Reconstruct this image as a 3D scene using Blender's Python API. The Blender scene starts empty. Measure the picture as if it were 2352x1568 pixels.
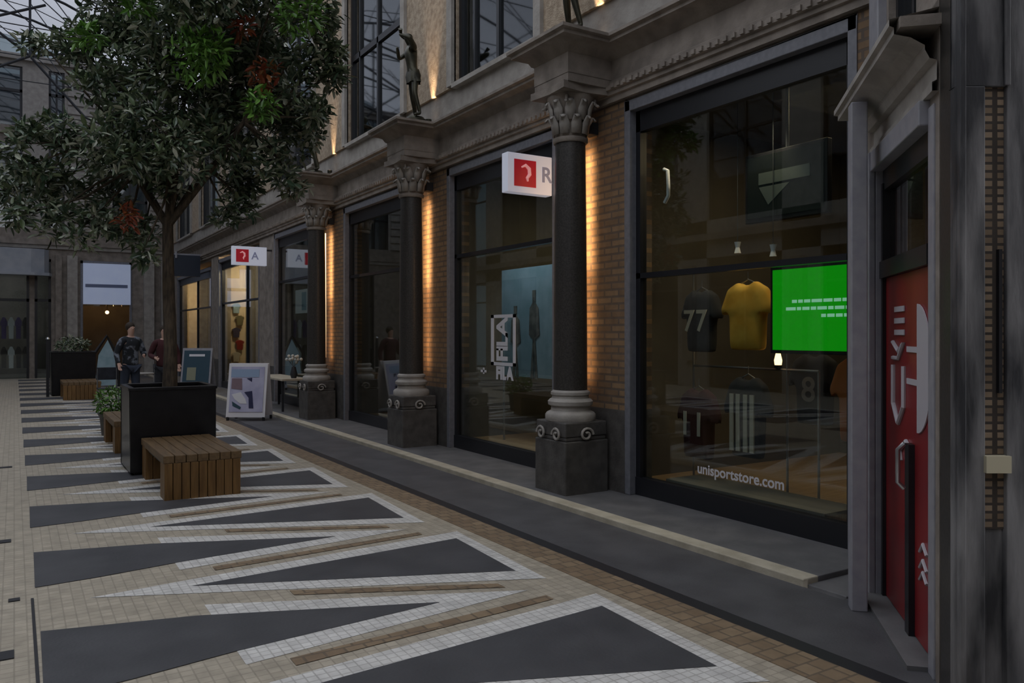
import bpy, bmesh, math, random
from math import sin, cos, pi, radians, atan2, sqrt
from mathutils import Vector, Matrix
S = bpy.context.scene
COL = S.collection
random.seed(7)

# ------------------------------------------------------------------ camera, sky, lights, exposure
TH = radians(32)
cam = bpy.data.objects.new('camera', bpy.data.cameras.new('camera')); COL.objects.link(cam); S.camera = cam
cam.location = (0, 0, 1.6); cam.rotation_euler = (pi/2, 0, -TH)
cam.data.sensor_width = 36; cam.data.lens = 1830/2352*36; cam.data.shift_y = -19/2352
cam.data.clip_end = 300
S.view_settings.view_transform = 'Standard'; S.view_settings.look = 'None'
S.view_settings.exposure = -1.0; S.view_settings.gamma = 1
S.cycles.max_bounces = 8; S.cycles.transparent_max_bounces = 16; S.cycles.caustics_reflective = False
w = bpy.data.worlds.new('sky'); S.world = w; w.use_nodes = True
nt = w.node_tree; bg = nt.nodes['Background']
tc = nt.nodes.new('ShaderNodeTexCoord'); nz = nt.nodes.new('ShaderNodeTexNoise'); nz.inputs['Scale'].default_value = 3.5; nz.inputs['Detail'].default_value = 6
cr = nt.nodes.new('ShaderNodeValToRGB'); cr.color_ramp.elements[0].position = .35; cr.color_ramp.elements[1].position = .68
cr.color_ramp.elements[0].color = (.46, .47, .51, 1); cr.color_ramp.elements[1].color = (.80, .80, .83, 1)
nt.links.new(tc.outputs['Generated'], nz.inputs['Vector']); nt.links.new(nz.outputs['Fac'], cr.inputs['Fac']); nt.links.new(cr.outputs['Color'], bg.inputs['Color'])
bg.inputs['Strength'].default_value = 4.2

def light(name, kind, loc, energy, color=(1, .62, .30), size=.1, target=None, spot=None, blend=.6, size_y=None):
    l = bpy.data.lights.new(name, kind); l.energy = energy; l.color = color
    if kind == 'AREA':
        l.size = size
        if size_y: l.shape = 'RECTANGLE'; l.size_y = size_y
    else: l.shadow_soft_size = size
    if spot: l.spot_size = radians(spot); l.spot_blend = blend
    o = bpy.data.objects.new(name, l); COL.objects.link(o); o.location = loc
    if target: o.rotation_euler = (Vector(target)-Vector(loc)).to_track_quat('-Z', 'Y').to_euler()
    return o

# ------------------------------------------------------------------ materials
def mat(name, base, rough=.7, base2=None, scale=6, metal=0, bump=0, bscale=None, emit=None, estr=0, kind='noise', stretch=(1, 1, 1), spec=None, pos=(.35, .65)):
    m = bpy.data.materials.new(name); m.use_nodes = True; n = m.node_tree.nodes; L = m.node_tree.links; b = n['Principled BSDF']
    b.inputs['Base Color'].default_value = (*base, 1); b.inputs['Roughness'].default_value = rough; b.inputs['Metallic'].default_value = metal
    if spec is not None: b.inputs['Specular IOR Level'].default_value = spec
    if emit: b.inputs['Emission Color'].default_value = (*emit, 1); b.inputs['Emission Strength'].default_value = estr
    if base2 or bump:
        t = n.new('ShaderNodeTexCoord'); mp = n.new('ShaderNodeMapping'); mp.inputs['Scale'].default_value = stretch
        L.new(t.outputs['Object'], mp.inputs['Vector'])
        z = n.new('ShaderNodeTexNoise'); z.inputs['Scale'].default_value = scale; z.inputs['Detail'].default_value = 5
        L.new(mp.outputs['Vector'], z.inputs['Vector'])
        if base2:
            r = n.new('ShaderNodeValToRGB'); r.color_ramp.elements[0].color = (*base, 1); r.color_ramp.elements[1].color = (*base2, 1)
            r.color_ramp.elements[0].position = pos[0]; r.color_ramp.elements[1].position = pos[1]
            L.new(z.outputs['Fac'], r.inputs['Fac']); L.new(r.outputs['Color'], b.inputs['Base Color'])
        if bump:
            z2 = z
            if bscale:
                z2 = n.new('ShaderNodeTexNoise'); z2.inputs['Scale'].default_value = bscale; z2.inputs['Detail'].default_value = 4; L.new(mp.outputs['Vector'], z2.inputs['Vector'])
            bp = n.new('ShaderNodeBump'); bp.inputs['Strength'].default_value = bump; bp.inputs['Distance'].default_value = .02
            L.new(z2.outputs['Fac'], bp.inputs['Height']); L.new(bp.outputs['Normal'], b.inputs['Normal'])
    return m

def brick(name, c1, c2, mortar, bw=.22, bh=.07, ms=.012, rough=.8, plane='YZ', offset=.5, bump=.6):
    m = mat(name, c1, rough); n = m.node_tree.nodes; L = m.node_tree.links; b = n['Principled BSDF']
    t = n.new('ShaderNodeTexCoord'); s = n.new('ShaderNodeSeparateXYZ'); c = n.new('ShaderNodeCombineXYZ'); L.new(t.outputs['Object'], s.inputs[0])
    L.new(s.outputs[plane[0]], c.inputs['X']); L.new(s.outputs[plane[1]], c.inputs['Y'])
    k = n.new('ShaderNodeTexBrick'); k.inputs['Scale'].default_value = 1; k.inputs['Brick Width'].default_value = bw; k.inputs['Row Height'].default_value = bh
    k.inputs['Mortar Size'].default_value = ms; k.inputs['Color1'].default_value = (*c1, 1); k.inputs['Color2'].default_value = (*c2, 1); k.inputs['Mortar'].default_value = (*mortar, 1)
    k.offset = offset; L.new(c.outputs[0], k.inputs['Vector'])
    z = n.new('ShaderNodeTexNoise'); z.inputs['Scale'].default_value = 9; z.inputs['Detail'].default_value = 4; L.new(t.outputs['Object'], z.inputs['Vector'])
    mx = n.new('ShaderNodeMix'); mx.data_type = 'RGBA'; mx.blend_type = 'MULTIPLY'; mx.inputs['Factor'].default_value = .55
    L.new(k.outputs['Color'], mx.inputs['A']); L.new(z.outputs['Fac'], mx.inputs['B']); L.new(mx.outputs['Result'], b.inputs['Base Color'])
    bp = n.new('ShaderNodeBump'); bp.inputs['Strength'].default_value = bump; bp.inputs['Distance'].default_value = .01; bp.invert = True
    L.new(k.outputs['Fac'], bp.inputs['Height']); L.new(bp.outputs['Normal'], b.inputs['Normal'])
    return m

def glass(name, tint=(.8, .85, .85), ior=1.5, gain=1.0, rough=.0):
    m = bpy.data.materials.new(name); m.use_nodes = True; n = m.node_tree.nodes; L = m.node_tree.links
    n.remove(n['Principled BSDF']); o = n['Material Output']
    tr = n.new('ShaderNodeBsdfTransparent'); tr.inputs['Color'].default_value = (*tint, 1)
    gl = n.new('ShaderNodeBsdfGlossy'); gl.inputs['Roughness'].default_value = rough; gl.inputs['Color'].default_value = (.95, .98, 1, 1)
    lw = n.new('ShaderNodeLayerWeight'); lw.inputs['Blend'].default_value = .5; pw = n.new('ShaderNodeMath'); pw.operation = 'POWER'; pw.inputs[1].default_value = 4.2
    f0 = ((ior-1)/(ior+1))**2; fr = n.new('ShaderNodeMath'); fr.operation = 'MULTIPLY_ADD'; fr.inputs[1].default_value = 1-f0; fr.inputs[2].default_value = f0
    L.new(lw.outputs['Facing'], pw.inputs[0]); L.new(pw.outputs[0], fr.inputs[0])
    mu = n.new('ShaderNodeMath'); mu.operation = 'MULTIPLY'; mu.inputs[1].default_value = gain; mu.use_clamp = True
    mx = n.new('ShaderNodeMixShader'); L.new(fr.outputs[0], mu.inputs[0]); L.new(mu.outputs[0], mx.inputs[0]); L.new(tr.outputs[0], mx.inputs[1]); L.new(gl.outputs[0], mx.inputs[2]); L.new(mx.outputs[0], o.inputs['Surface'])
    return m

M = {}
M['stone'] = mat('stone', (.195, .168, .145), .8, (.30, .26, .225), 5, bump=.3, bscale=30)
M['stone_light'] = mat('stone_light', (.30, .28, .255), .8, (.40, .375, .345), 6, bump=.25, bscale=30)
M['stone_ochre'] = mat('stone_ochre', (.31, .24, .17), .85, (.48, .39, .29), 14, bump=.5, bscale=60)
M['granite'] = mat('granite', (.028, .026, .024), .35, (.055, .05, .046), 60, bump=.05)
M['plinth'] = mat('plinth', (.06, .056, .053), .6, (.10, .094, .088), 9, bump=.2, bscale=40)
M['marble'] = mat('marble', (.032, .033, .038), .45, (.24, .235, .24), 3.6, bump=.25, bscale=14, stretch=(2.2, 2.2, .45), pos=(.38, .66))
M['brick'] = brick('brick', (.34, .22, .12), (.24, .15, .085), (.16, .12, .09))
M['brick_buff'] = brick('brick_buff', (.62, .46, .31), (.36, .26, .17), (.10, .08, .06), .24, .065, .016)
M['frame_grey'] = mat('frame_grey', (.15, .155, .18), .45, (.19, .195, .22), 20)
M['frame_dark'] = mat('frame_dark', (.012, .013, .017), .35)
M['frame_light'] = mat('frame_light', (.28, .28, .32), .4, (.34, .34, .37), 12)
M['glass'] = glass('glass', (.80, .84, .82), 1.5, 1.1)
M['glass_upper'] = glass('glass_upper', (.25, .30, .32), 1.7, 1.3, .035)
M['glass_roof_old'] = glass('glass_roof_old', (.34, .36, .40), 1.3, .6)  # darker tint put in to dim the sky seen through the far roof
M['glass_roof'] = glass('glass_roof', (.86, .89, .92), 1.3, .6)
M['floor_dark'] = mat('floor_dark', (.046, .047, .053), .55, (.068, .069, .076), 2.5, bump=.06, bscale=50)
M['asphalt'] = mat('asphalt', (.062, .061, .066), .6, (.09, .089, .095), 3, bump=.12, bscale=70)
M['pavement'] = mat('pavement', (.10, .10, .105), .6, (.15, .147, .15), 4, bump=.1, bscale=40)
M['slot'] = mat('slot', (.018, .018, .022), .5)
M['beige'] = brick('beige', (.60, .53, .42), (.50, .44, .345), (.42, .37, .29), .06, .06, .004, .6, 'XY', 0, .3)
M['white_tile'] = brick('white_tile', (.95, .93, .89), (.82, .80, .77), (.62, .60, .57), .052, .052, .004, .5, 'XY', 0, .35)
M['tan_tile'] = brick('tan_tile', (.26, .18, .11), (.36, .26, .16), (.19, .14, .095), .105, .105, .007, .6, 'XY', .5, .4)
M['kerb'] = mat('kerb', (.40, .355, .27), .7, (.52, .47, .37), 6, bump=.2, bscale=40)
M['black'] = mat('black', (.010, .010, .013), .45)
M['planter'] = mat('planter', (.006, .006, .008), .3, (.012, .012, .014), 7, metal=.2)
def wood(name, a, b2, st): return mat(name, a, .5, b2, 5, bump=.15, bscale=9, stretch=st)
M['wood_y'] = wood('wood_y', (.10, .060, .026), (.17, .105, .048), (6, .6, 6))
M['wood_z'] = wood('wood_z', (.12, .060, .016), (.19, .10, .03), (7, 7, .8))
M['wood_floor'] = wood('wood_floor', (.30, .20, .11), (.40, .28, .16), (.5, 9, 1))
M['soil'] = mat('soil', (.02, .016, .012), .95, (.05, .04, .03), 30, bump=.6)
M['bark'] = mat('bark', (.035, .026, .018), .9, (.10, .075, .05), 12, bump=.7, stretch=(3, 3, .6))
M['bronze'] = mat('bronze', (.035, .035, .025), .4, (.07, .065, .042), 9, metal=.6)
M['iron'] = mat('iron', (.03, .033, .04), .5, metal=.3)
M['red'] = mat('red', (.20, .012, .018), .35, (.27, .02, .022), 3)
M['white'] = mat('white', (.72, .72, .76), .5)
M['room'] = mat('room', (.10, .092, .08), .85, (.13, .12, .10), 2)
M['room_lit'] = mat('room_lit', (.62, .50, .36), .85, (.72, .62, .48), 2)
M['lamp_glow'] = mat('lamp_glow', (1, .7, .4), .5, emit=(1, .60, .28), estr=9)
M['steel'] = mat('steel', (.45, .46, .48), .3, metal=.9)
M['cloth_dark'] = mat('cloth_dark', (.014, .016, .022), .9, (.03, .034, .045), 8)
M['cloth_jeans'] = mat('cloth_jeans', (.03, .04, .065), .9)
M['skin'] = mat('skin', (.52, .33, .26), .6)
M['hair'] = mat('hair', (.03, .02, .012), .8)
M['blue_pale'] = mat('blue_pale', (.20, .32, .40), .7, (.28, .40, .50), 4)

def leafmat(name, cols):
    m = mat(name, cols[0], .3); n = m.node_tree.nodes; L = m.node_tree.links; b = n['Principled BSDF']
    g = n.new('ShaderNodeNewGeometry'); r = n.new('ShaderNodeValToRGB'); e = r.color_ramp.elements
    e[0].color = (*cols[0], 1); e[1].color = (*cols[-1], 1)
    for i, c in enumerate(cols[1:-1]): x = e.new((i+1)/(len(cols)-1)); x.color = (*c, 1)
    L.new(g.outputs['Random Per Island'], r.inputs['Fac']); L.new(r.outputs['Color'], b.inputs['Base Color'])
    return m
M['leaf'] = leafmat('leaf', [(.026, .05, .03), (.055, .095, .05), (.10, .14, .09), (.13, .18, .08), (.25, .28, .20), (.48, .50, .40)])
M['leaf_fresh'] = leafmat('leaf_fresh', [(.05, .12, .02), (.09, .22, .03), (.16, .32, .06)])
M['leaf_autumn'] = leafmat('leaf_autumn', [(.16, .05, .015), (.22, .04, .02), (.2, .1, .02)])

# ------------------------------------------------------------------ mesh builder
class MB:
    def __init__(s): s.v = []; s.f = []; s.m = []
    def add(s, vs, fs, m=0):
        k = len(s.v); s.v += [tuple(p) for p in vs]; s.f += [tuple(i+k for i in f) for f in fs]; s.m += [m]*len(fs); return s
    def box(s, x0, x1, y0, y1, z0, z1, m=0):
        v = [(x, y, z) for z in (z0, z1) for y in (y0, y1) for x in (x0, x1)]
        return s.add(v, [(0, 2, 3, 1), (4, 5, 7, 6), (0, 1, 5, 4), (2, 6, 7, 3), (0, 4, 6, 2), (1, 3, 7, 5)], m)
    def poly(s, pts, z, m=0): return s.add([(x, y, z) for x, y in pts], [tuple(range(len(pts)))], m)
    def prism(s, pts, z0, z1, m=0):
        n = len(pts); v = [(x, y, z0) for x, y in pts]+[(x, y, z1) for x, y in pts]
        return s.add(v, [tuple(range(n))[::-1], tuple(range(n, 2*n))]+[(i, (i+1) % n, n+(i+1) % n, n+i) for i in range(n)], m)
    def extrude(s, pts3, d, m=0):   # planar polygon extruded by vector d
        n = len(pts3); v = list(pts3)+[tuple(Vector(p)+Vector(d)) for p in pts3]
        return s.add(v, [tuple(range(n))[::-1], tuple(range(n, 2*n))]+[(i, (i+1) % n, n+(i+1) % n, n+i) for i in range(n)], m)
    def tube(s, pts, r, n=8, m=0, cap=True):
        P = [Vector(p) for p in pts]; R = r if isinstance(r, (list, tuple)) else [r]*len(P); rings = []; k0 = len(s.v)
        up = None
        for i, p in enumerate(P):
            d = (P[min(i+1, len(P)-1)]-P[max(i-1, 0)]).normalized()
            if up is None: up = Vector((0, 0, 1)) if abs(d.z) < .9 else Vector((1, 0, 0))
            a = d.cross(up).normalized(); b = a.cross(d).normalized(); up = b
            s.v += [tuple(p+R[i]*(cos(2*pi*j/n)*a+sin(2*pi*j/n)*b)) for j in range(n)]
        for i in range(len(P)-1):
            for j in range(n):
                s.f.append((k0+i*n+j, k0+i*n+(j+1) % n, k0+(i+1)*n+(j+1) % n, k0+(i+1)*n+j)); s.m.append(m)
        if cap:
            s.f.append(tuple(k0+j for j in range(n))[::-1]); s.m.append(m)
            s.f.append(tuple(k0+(len(P)-1)*n+j for j in range(n))); s.m.append(m)
        return s
    def lathe(s, prof, cx, cy, n=24, m=0):
        k = len(s.v)
        for r, z in prof: s.v += [(cx+r*cos(2*pi*j/n), cy+r*sin(2*pi*j/n), z) for j in range(n)]
        for i in range(len(prof)-1):
            for j in range(n): s.f.append((k+i*n+j, k+i*n+(j+1) % n, k+(i+1)*n+(j+1) % n, k+(i+1)*n+j)); s.m.append(m)
        s.f.append(tuple(k+j for j in range(n))[::-1]); s.m.append(m); s.f.append(tuple(k+(len(prof)-1)*n+j for j in range(n))); s.m.append(m)
        return s
    def ball(s, c, r, n=10, m=0, sc=(1, 1, 1)):
        k = len(s.v); h = n//2
        for i in range(h+1):
            t = pi*i/h
            for j in range(n): p = 2*pi*j/n; s.v.append((c[0]+sc[0]*r*sin(t)*cos(p), c[1]+sc[1]*r*sin(t)*sin(p), c[2]+sc[2]*r*cos(t)))
        for i in range(h):
            for j in range(n): s.f.append((k+i*n+j, k+i*n+(j+1) % n, k+(i+1)*n+(j+1) % n, k+(i+1)*n+j)); s.m.append(m)
        return s
    def sweep(s, path, norms, prof, m=0):  # path: plan points, norms: mitre vectors, prof: (offset, z)
        k = len(s.v); n = len(prof)
        for (x, y), (a, b) in zip(path, norms): s.v += [(x+a*o, y+b*o, z) for o, z in prof]
        for i in range(len(path)-1):
            for j in range(n-1): s.f.append((k+i*n+j, k+i*n+j+1, k+(i+1)*n+j+1, k+(i+1)*n+j)); s.m.append(m)
        return s
    def build(s, name, mats, parent=None, bevel=0, smooth=False, recalc=True, mod=None):
        me = bpy.data.meshes.new(name); me.from_pydata(s.v, [], s.f)
        for x in (mats if isinstance(mats, (list, tuple)) else [mats]): me.materials.append(x)
        me.polygons.foreach_set('material_index', s.m)
        if recalc:
            bm = bmesh.new(); bm.from_mesh(me); bmesh.ops.remove_doubles(bm, verts=bm.verts, dist=1e-5); bmesh.ops.recalc_face_normals(bm, faces=bm.faces); bm.to_mesh(me); bm.free()
        o = bpy.data.objects.new(name, me); COL.objects.link(o)
        if smooth:
            me.polygons.foreach_set('use_smooth', [True]*len(me.polygons))
            if smooth != 'all':
                try: me.set_sharp_from_angle(angle=radians(40))
                except Exception: pass
        if bevel: b = o.modifiers.new('bevel', 'BEVEL'); b.width = bevel; b.segments = 2; b.limit_method = 'ANGLE'
        if parent: o.parent = parent; o.matrix_parent_inverse = Matrix.Translation(-Vector(parent.location)) if parent.rotation_euler.z == 0 else parent.matrix_basis.inverted()
        return o

def tag(o, label=None, cat=None, group=None, kind=None):
    if label: o['label'] = label
    if cat: o['category'] = cat
    if group: o['group'] = group
    if kind: o['kind'] = kind
    return o
def thing(name, loc, label, cat, group=None):
    o = bpy.data.objects.new(name, None); o.empty_display_size = .1; COL.objects.link(o); o.location = loc; return tag(o, label, cat, group)
def struct(o): o['kind'] = 'structure'; return o
def sempty(name, loc): o = bpy.data.objects.new(name, None); COL.objects.link(o); o.location = loc; return struct(o)

def text_mesh(s, size, depth, mx, name, material, parent=None, bold=0, spacing=1):
    c = bpy.data.curves.new(name, 'FONT'); c.body = s; c.size = size; c.extrude = depth; c.offset = bold; c.align_x = 'CENTER'; c.align_y = 'CENTER'; c.space_character = spacing
    t = bpy.data.objects.new('tmp', c); COL.objects.link(t); dg = bpy.context.evaluated_depsgraph_get(); me = bpy.data.meshes.new_from_object(t.evaluated_get(dg))
    bpy.data.objects.remove(t); me.transform(mx); me.materials.clear(); me.materials.append(material); me.name = name
    o = bpy.data.objects.new(name, me); COL.objects.link(o)
    if parent: o.parent = parent; o.matrix_parent_inverse = parent.matrix_basis.inverted()
    return o
def frame_mx(origin, xdir, zdir=(0, 0, 1)):   # text in plane with x along xdir, y up
    x = Vector(xdir).normalized(); y = Vector(zdir).normalized(); z = x.cross(y)
    return Matrix(((x.x, y.x, z.x, origin[0]), (x.y, y.y, z.y, origin[1]), (x.z, y.z, z.z, origin[2]), (0, 0, 0, 1)))
def cw(px, py, d):   # point seen in that direction at distance d ahead of the camera
    a = (px-1176)/1830; return Vector((d*(cos(TH)*a+sin(TH)), d*(cos(TH)-sin(TH)*a), 1.6+d*(765-py)/1830))

# ------------------------------------------------------------------ floor
fl = MB(); XR = 3.36
fl.poly([(-9.6, -6.5), (XR, -6.5), (XR, 36.6), (-9.6, 36.6)], 0, 0)
def clipx(pts, x0):
    out = []
    for i in range(len(pts)):
        a, b = pts[i], pts[(i+1) % len(pts)]
        if a[0] >= x0: out.append(a)
        if (a[0] >= x0) != (b[0] >= x0):
            t = (x0-a[0])/(b[0]-a[0]); out.append((x0, a[1]+t*(b[1]-a[1])))
    return out
def offset(pts, d):
    n = len(pts); A = sum(pts[i][0]*pts[(i+1) % n][1]-pts[(i+1) % n][0]*pts[i][1] for i in range(n)); sg = 1 if A > 0 else -1; L = []
    for i in range(n):
        p, q = Vector(pts[i]), Vector(pts[(i+1) % n]); e = (q-p).normalized(); dd_ = d[i] if isinstance(d, (list, tuple)) else d; nn = Vector((e.y, -e.x))*sg*dd_; L.append((p+nn, e))
    out = []
    for i in range(n):
        (p, e), (q, g) = L[i-1], L[i]; den = e.x*g.y-e.y*g.x
        if abs(den) < 1e-6: out.append(tuple(q)); continue
        t = ((q.x-p.x)*g.y-(q.y-p.y)*g.x)/den; c = p+e*t; o = Vector(pts[i]); dd = c-o
        lim = 3.0*(max(d) if isinstance(d, (list, tuple)) else d)
        if dd.length > lim: c = o+dd.normalized()*lim
        out.append(tuple(c))
    return out
mir = lambda pts: [(-1.1-x, y) for x, y in pts][::-1]
for k in range(-3, 17):
    dy = 1.813*k
    R = [(.95, 3.53+dy), (2.86, 2.72+dy), (2.92, 3.68+dy)]
    Lp = [(.11, 4.02+dy), (.46, 4.05+dy), (.94, 4.13+dy), (2.15, 4.24+dy), (.87, 4.77+dy), (.12, 4.96+dy)]
    tanp = [(.95, 3.72+dy), (2.9, 3.9+dy), (2.95, 4.42+dy), (.95, 5.25+dy)]
    for q in (R, mir(R)):
        if max(p[1] for p in q) > 32.5: continue
        fl.poly(offset(q, [.19, .10, .19] if q is R else .19), .0025, 2); fl.poly(q, .0045, 1)
    Lo = clipx(offset(Lp, .19), .95)
    band = [(.99, 3.62+dy), (2.95, 3.92+dy), (2.95, 4.1+dy)]
    if 4.96+dy < 32.8:
        fl.poly(Lo, .002, 2); fl.poly(mir(Lo), .002, 2); fl.poly(Lp, .004, 1); fl.poly(mir(Lp), .004, 1)
    b1 = [(1.45, 4.83+dy), (2.62, 4.27+dy), (2.62, 4.36+dy), (1.45, 4.93+dy)]
    b2 = [(1.15, 3.80+dy), (2.75, 3.93+dy), (2.75, 4.01+dy), (1.15, 3.90+dy)]
    if 5.3+dy < 32: fl.poly(b1, .0038, 3); fl.poly(b2, .0038, 3)
fl.box(3.12, XR, 1.2, 32.8, -.05, .003, 3)
fl.box(-.6, .0, 4.62, 4.74, -.02, .006, 4); fl.box(-.6, -.02, 7.2, 7.3, -.02, .006, 4); fl.box(-.03, .03, 5.6, 5.66, -.02, .006, 4); fl.box(-.6, -.02, 11.2, 11.3, -.02, .006, 4)
fl.box(.085, .1, 4.2, 5.6, -.02, .006, 4)
fl.box(XR, 3.47, -6, 33, -.06, .001, 4)  # dark strip paints the shade along the floor channel
fl.box(3.47, 4.22, -6, 33, -.06, .002, 5); fl.box(4.22, 5.3, -6, 3.0, -.06, .002, 5)
floor = struct(fl.build('floor', [M['beige'], M['floor_dark'], M['white_tile'], M['tan_tile'], M['slot'], M['asphalt']], recalc=False))
kb = MB(); kb.box(4.215, 4.36, 3.28, 33, -.05, .052, 0); kb.build('kerb', M['kerb'], floor, .008)
kb = MB(); kb.box(4.36, 5.6, 3.28, 33, -.05, .05, 0); kb.box(4.25, 5.4, 3.0, 3.28, -.05, .015, 0); kb.build('pavement', M['pavement'], floor, .006)

# ------------------------------------------------------------------ right facade
COLY = [6.41, 10.15, 14.25]
OPEN = [(3.45, 5.95), (7.1, 9.68), (10.9, 13.7), (15.0, 18.2), (19.5, 24.0), (25.0, 30.9)]
UPW = [(3.3, 5.75), (7.45, 9.42), (11.08, 13.46), (15.3, 18.0), (19.6, 22.2), (23.8, 26.4), (28.0, 30.6)]
wr = MB(); edges = [3.2]+[e for o in OPEN for e in o]+[33.2]
for i in range(0, len(edges), 2):
    a, b = edges[i], edges[i+1]
    if b-a > .05: wr.box(5.0, 5.35, a, b, .0, .85, 2); wr.box(5.01, 5.35, a, b, .85, 3.86, 0 if i <= 6 else 1)
for a, b in OPEN: wr.box(5.04, 5.35, a, b, 3.80, 3.95, 1)
wr.box(5.0, 5.35, 3.0, 33.2, 3.86, 4.48, 1); wr.box(5.02, 5.35, 3.0, 33.2, 4.48, 4.9, 3)
e2 = [2.6]+[e for o in UPW for e in o]+[33.2]
for i in range(0, len(e2), 2): wr.box(4.98, 5.35, e2[i], e2[i+1], 4.9, 8.6, 4)
wr.box(5.0, 5.35, 2.6, 33.2, 8.2, 9.2, 1)
for a, b in UPW:
    wr.box(4.93, 5.0, a-.14, a, 4.9, 8.3, 3); wr.box(4.93, 5.0, b, b+.14, 4.9, 8.3, 3); wr.box(4.93, 5.03, a, b, 4.86, 4.92, 3)
wall_right = struct(wr.build('wall_right', [M['brick'], M['stone'], M['plinth'], M['stone_light'], M['stone_ochre']]))
# entablature swept along the wall and out over every column
path = [(4.98, 3.0)]; nor = [(-1, 0)]
for c in COLY:
    path += [(4.98, c-.29), (4.45, c-.29), (4.45, c+.29), (4.98, c+.29)]; nor += [(-1, -1), (-1, -1), (-1, 1), (-1, 1)]
path += [(4.98, 33.1)]; nor += [(-1, 0)]
prof = [(0, 3.86), (.015, 3.86), (.015, 3.92), (.04, 3.925), (.04, 3.965), (.065, 3.97), (.065, 4.01), (.03, 4.03), (.03, 4.06), (0, 4.08), (0, 4.27), (.02, 4.28), (.05, 4.33), (.10, 4.355), (.17, 4.37), (.17, 4.40), (.205, 4.415), (.205, 4.445), (0, 4.485)]
en = MB(); en.sweep([path[0], path[-1]], [(-1, 0), (-1, 0)], prof[:10]); en.sweep(path, nor, [(0, 4.08)]+prof[10:])
y = 3.3
while y < 33:     # dentils under the frieze
    if not any(abs(y-c) < .36 for c in COLY): en.box(4.895, 4.95, y, y+.04, 3.975, 4.015)
    y += .09
struct(en.build('trim_1', M['stone'], smooth=True))
blk = MB()
for c in COLY: blk.box(4.455, 5.0, c-.285, c+.285, 4.0, 4.46)
struct(blk.build('trim_2', M['stone']))

LABC = ['dark granite column nearest the big football shirt window, standing on a carved stone plinth', 'dark granite column in the middle of the row, below the bronze statue', 'dark granite column farthest down the arcade, beside the small pavement table']
for c, lab in zip(COLY, LABC):
    t = thing('column', (4.69, c, .05), lab, 'column', 'granite columns along the facade')
    p = MB(); p.box(4.44, 4.96, c-.26, c+.26, .03, .56); p.box(4.455, 4.94, c-.245, c+.245, .56, .60); p.box(4.45, 4.95, c-.25, c+.25, .60, .74)
    p.build('plinth', M['plinth'], t, .012)
    s = MB()
    for dy in (-.13, .13):      # scroll carvings on the faces of the plinth
        s.tube([(4.443-.02, c+dy+.07*cos(a)*(1-a/11), .62+.07*sin(a)*(1-a/11)) for a in [i*.5 for i in range(18)]], .013, 6)
    s.tube([(4.69+.08*cos(a)*(1-a/11), c-.268, .62+.07*sin(a)*(1-a/11)) for a in [i*.5 for i in range(18)]], .013, 6)
    s.build('scroll_carving', M['stone_light'], t, smooth=True)
    b = MB(); b.lathe([(.245, .74), (.25, .76), (.25, .80), (.235, .82), (.195, .84), (.19, .88), (.22, .895), (.225, .93), (.205, .95), (.185, .96), (.18, .985), (.195, .995), (.195, 1.02), (.17, 1.04)], 4.69, c, 32)
    b.build('column_base', M['stone_light'], t, smooth=True)
    b = MB(); b.lathe([(.168, 1.035), (.166, 1.6), (.160, 2.6), (.150, 3.48)], 4.69, c, 32); b.build('shaft', M['granite'], t, smooth=True)
    k = MB(); k.lathe([(.165, 3.475), (.175, 3.49), (.175, 3.52), (.155, 3.53), (.155, 3.58), (.17, 3.70), (.19, 3.82), (.24, 3.91), (.24, 3.93)], 4.69, c, 24)
    k.prism([(4.69+sx*.285*(1 if i % 2 == 0 else .8)*u, c+sy*.285*v) for i, (sx, sy, u, v) in enumerate([(-1, -1, 1, 1), (0, -1, 1, .86), (1, -1, 1, 1), (1, 0, 1.12, 1), (1, 1, 1, 1), (0, 1, 1, .86), (-1, 1, 1, 1), (-1, 0, 1.12, 1)])], 3.93, 4.0)
    kk = k.build('capital', M['stone'], t, smooth=True)
    l = MB()
    for row, (z0, r0, h, n) in enumerate([(3.55, .165, .18, 10), (3.68, .18, .20, 10)]):
        for i in range(n):
            a = 2*pi*(i+.5*row)/n; ca, sa = cos(a), sin(a); tx, ty = -sa, ca
            pts = [(r0, 0, .045), (r0+.015, h*.55, .05), (r0+.055, h*.95, .035), (r0+.075, h*.8, .012)]
            vs = []
            for r, dz, hw in pts:
                for sgn in (-1, 0, 1): vs.append((4.69+ca*(r+(.012 if sgn == 0 else 0))+tx*hw*sgn, c+sa*(r+(.012 if sgn == 0 else 0))+ty*hw*sgn, z0+dz))
            l.add(vs, [(j*3+q, j*3+q+1, j*3+q+4, j*3+q+3) for j in range(3) for q in range(2)])
    for a in (pi/4, 3*pi/4, 5*pi/4, 7*pi/4):
        l.tube([(4.69+cos(a)*(.19+.09*sin(q/2.4)+.035*cos(q)), c+sin(a)*(.19+.09*sin(q/2.4)+.035*cos(q)), 3.87+.035*sin(q)) for q in [j*.6 for j in range(10)]], .015, 6)
    lf = l.build('leaf_carving', M['stone_light'], t, smooth='all'); sm = lf.modifiers.new('s', 'SOLIDIFY'); sm.thickness = .012

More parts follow.
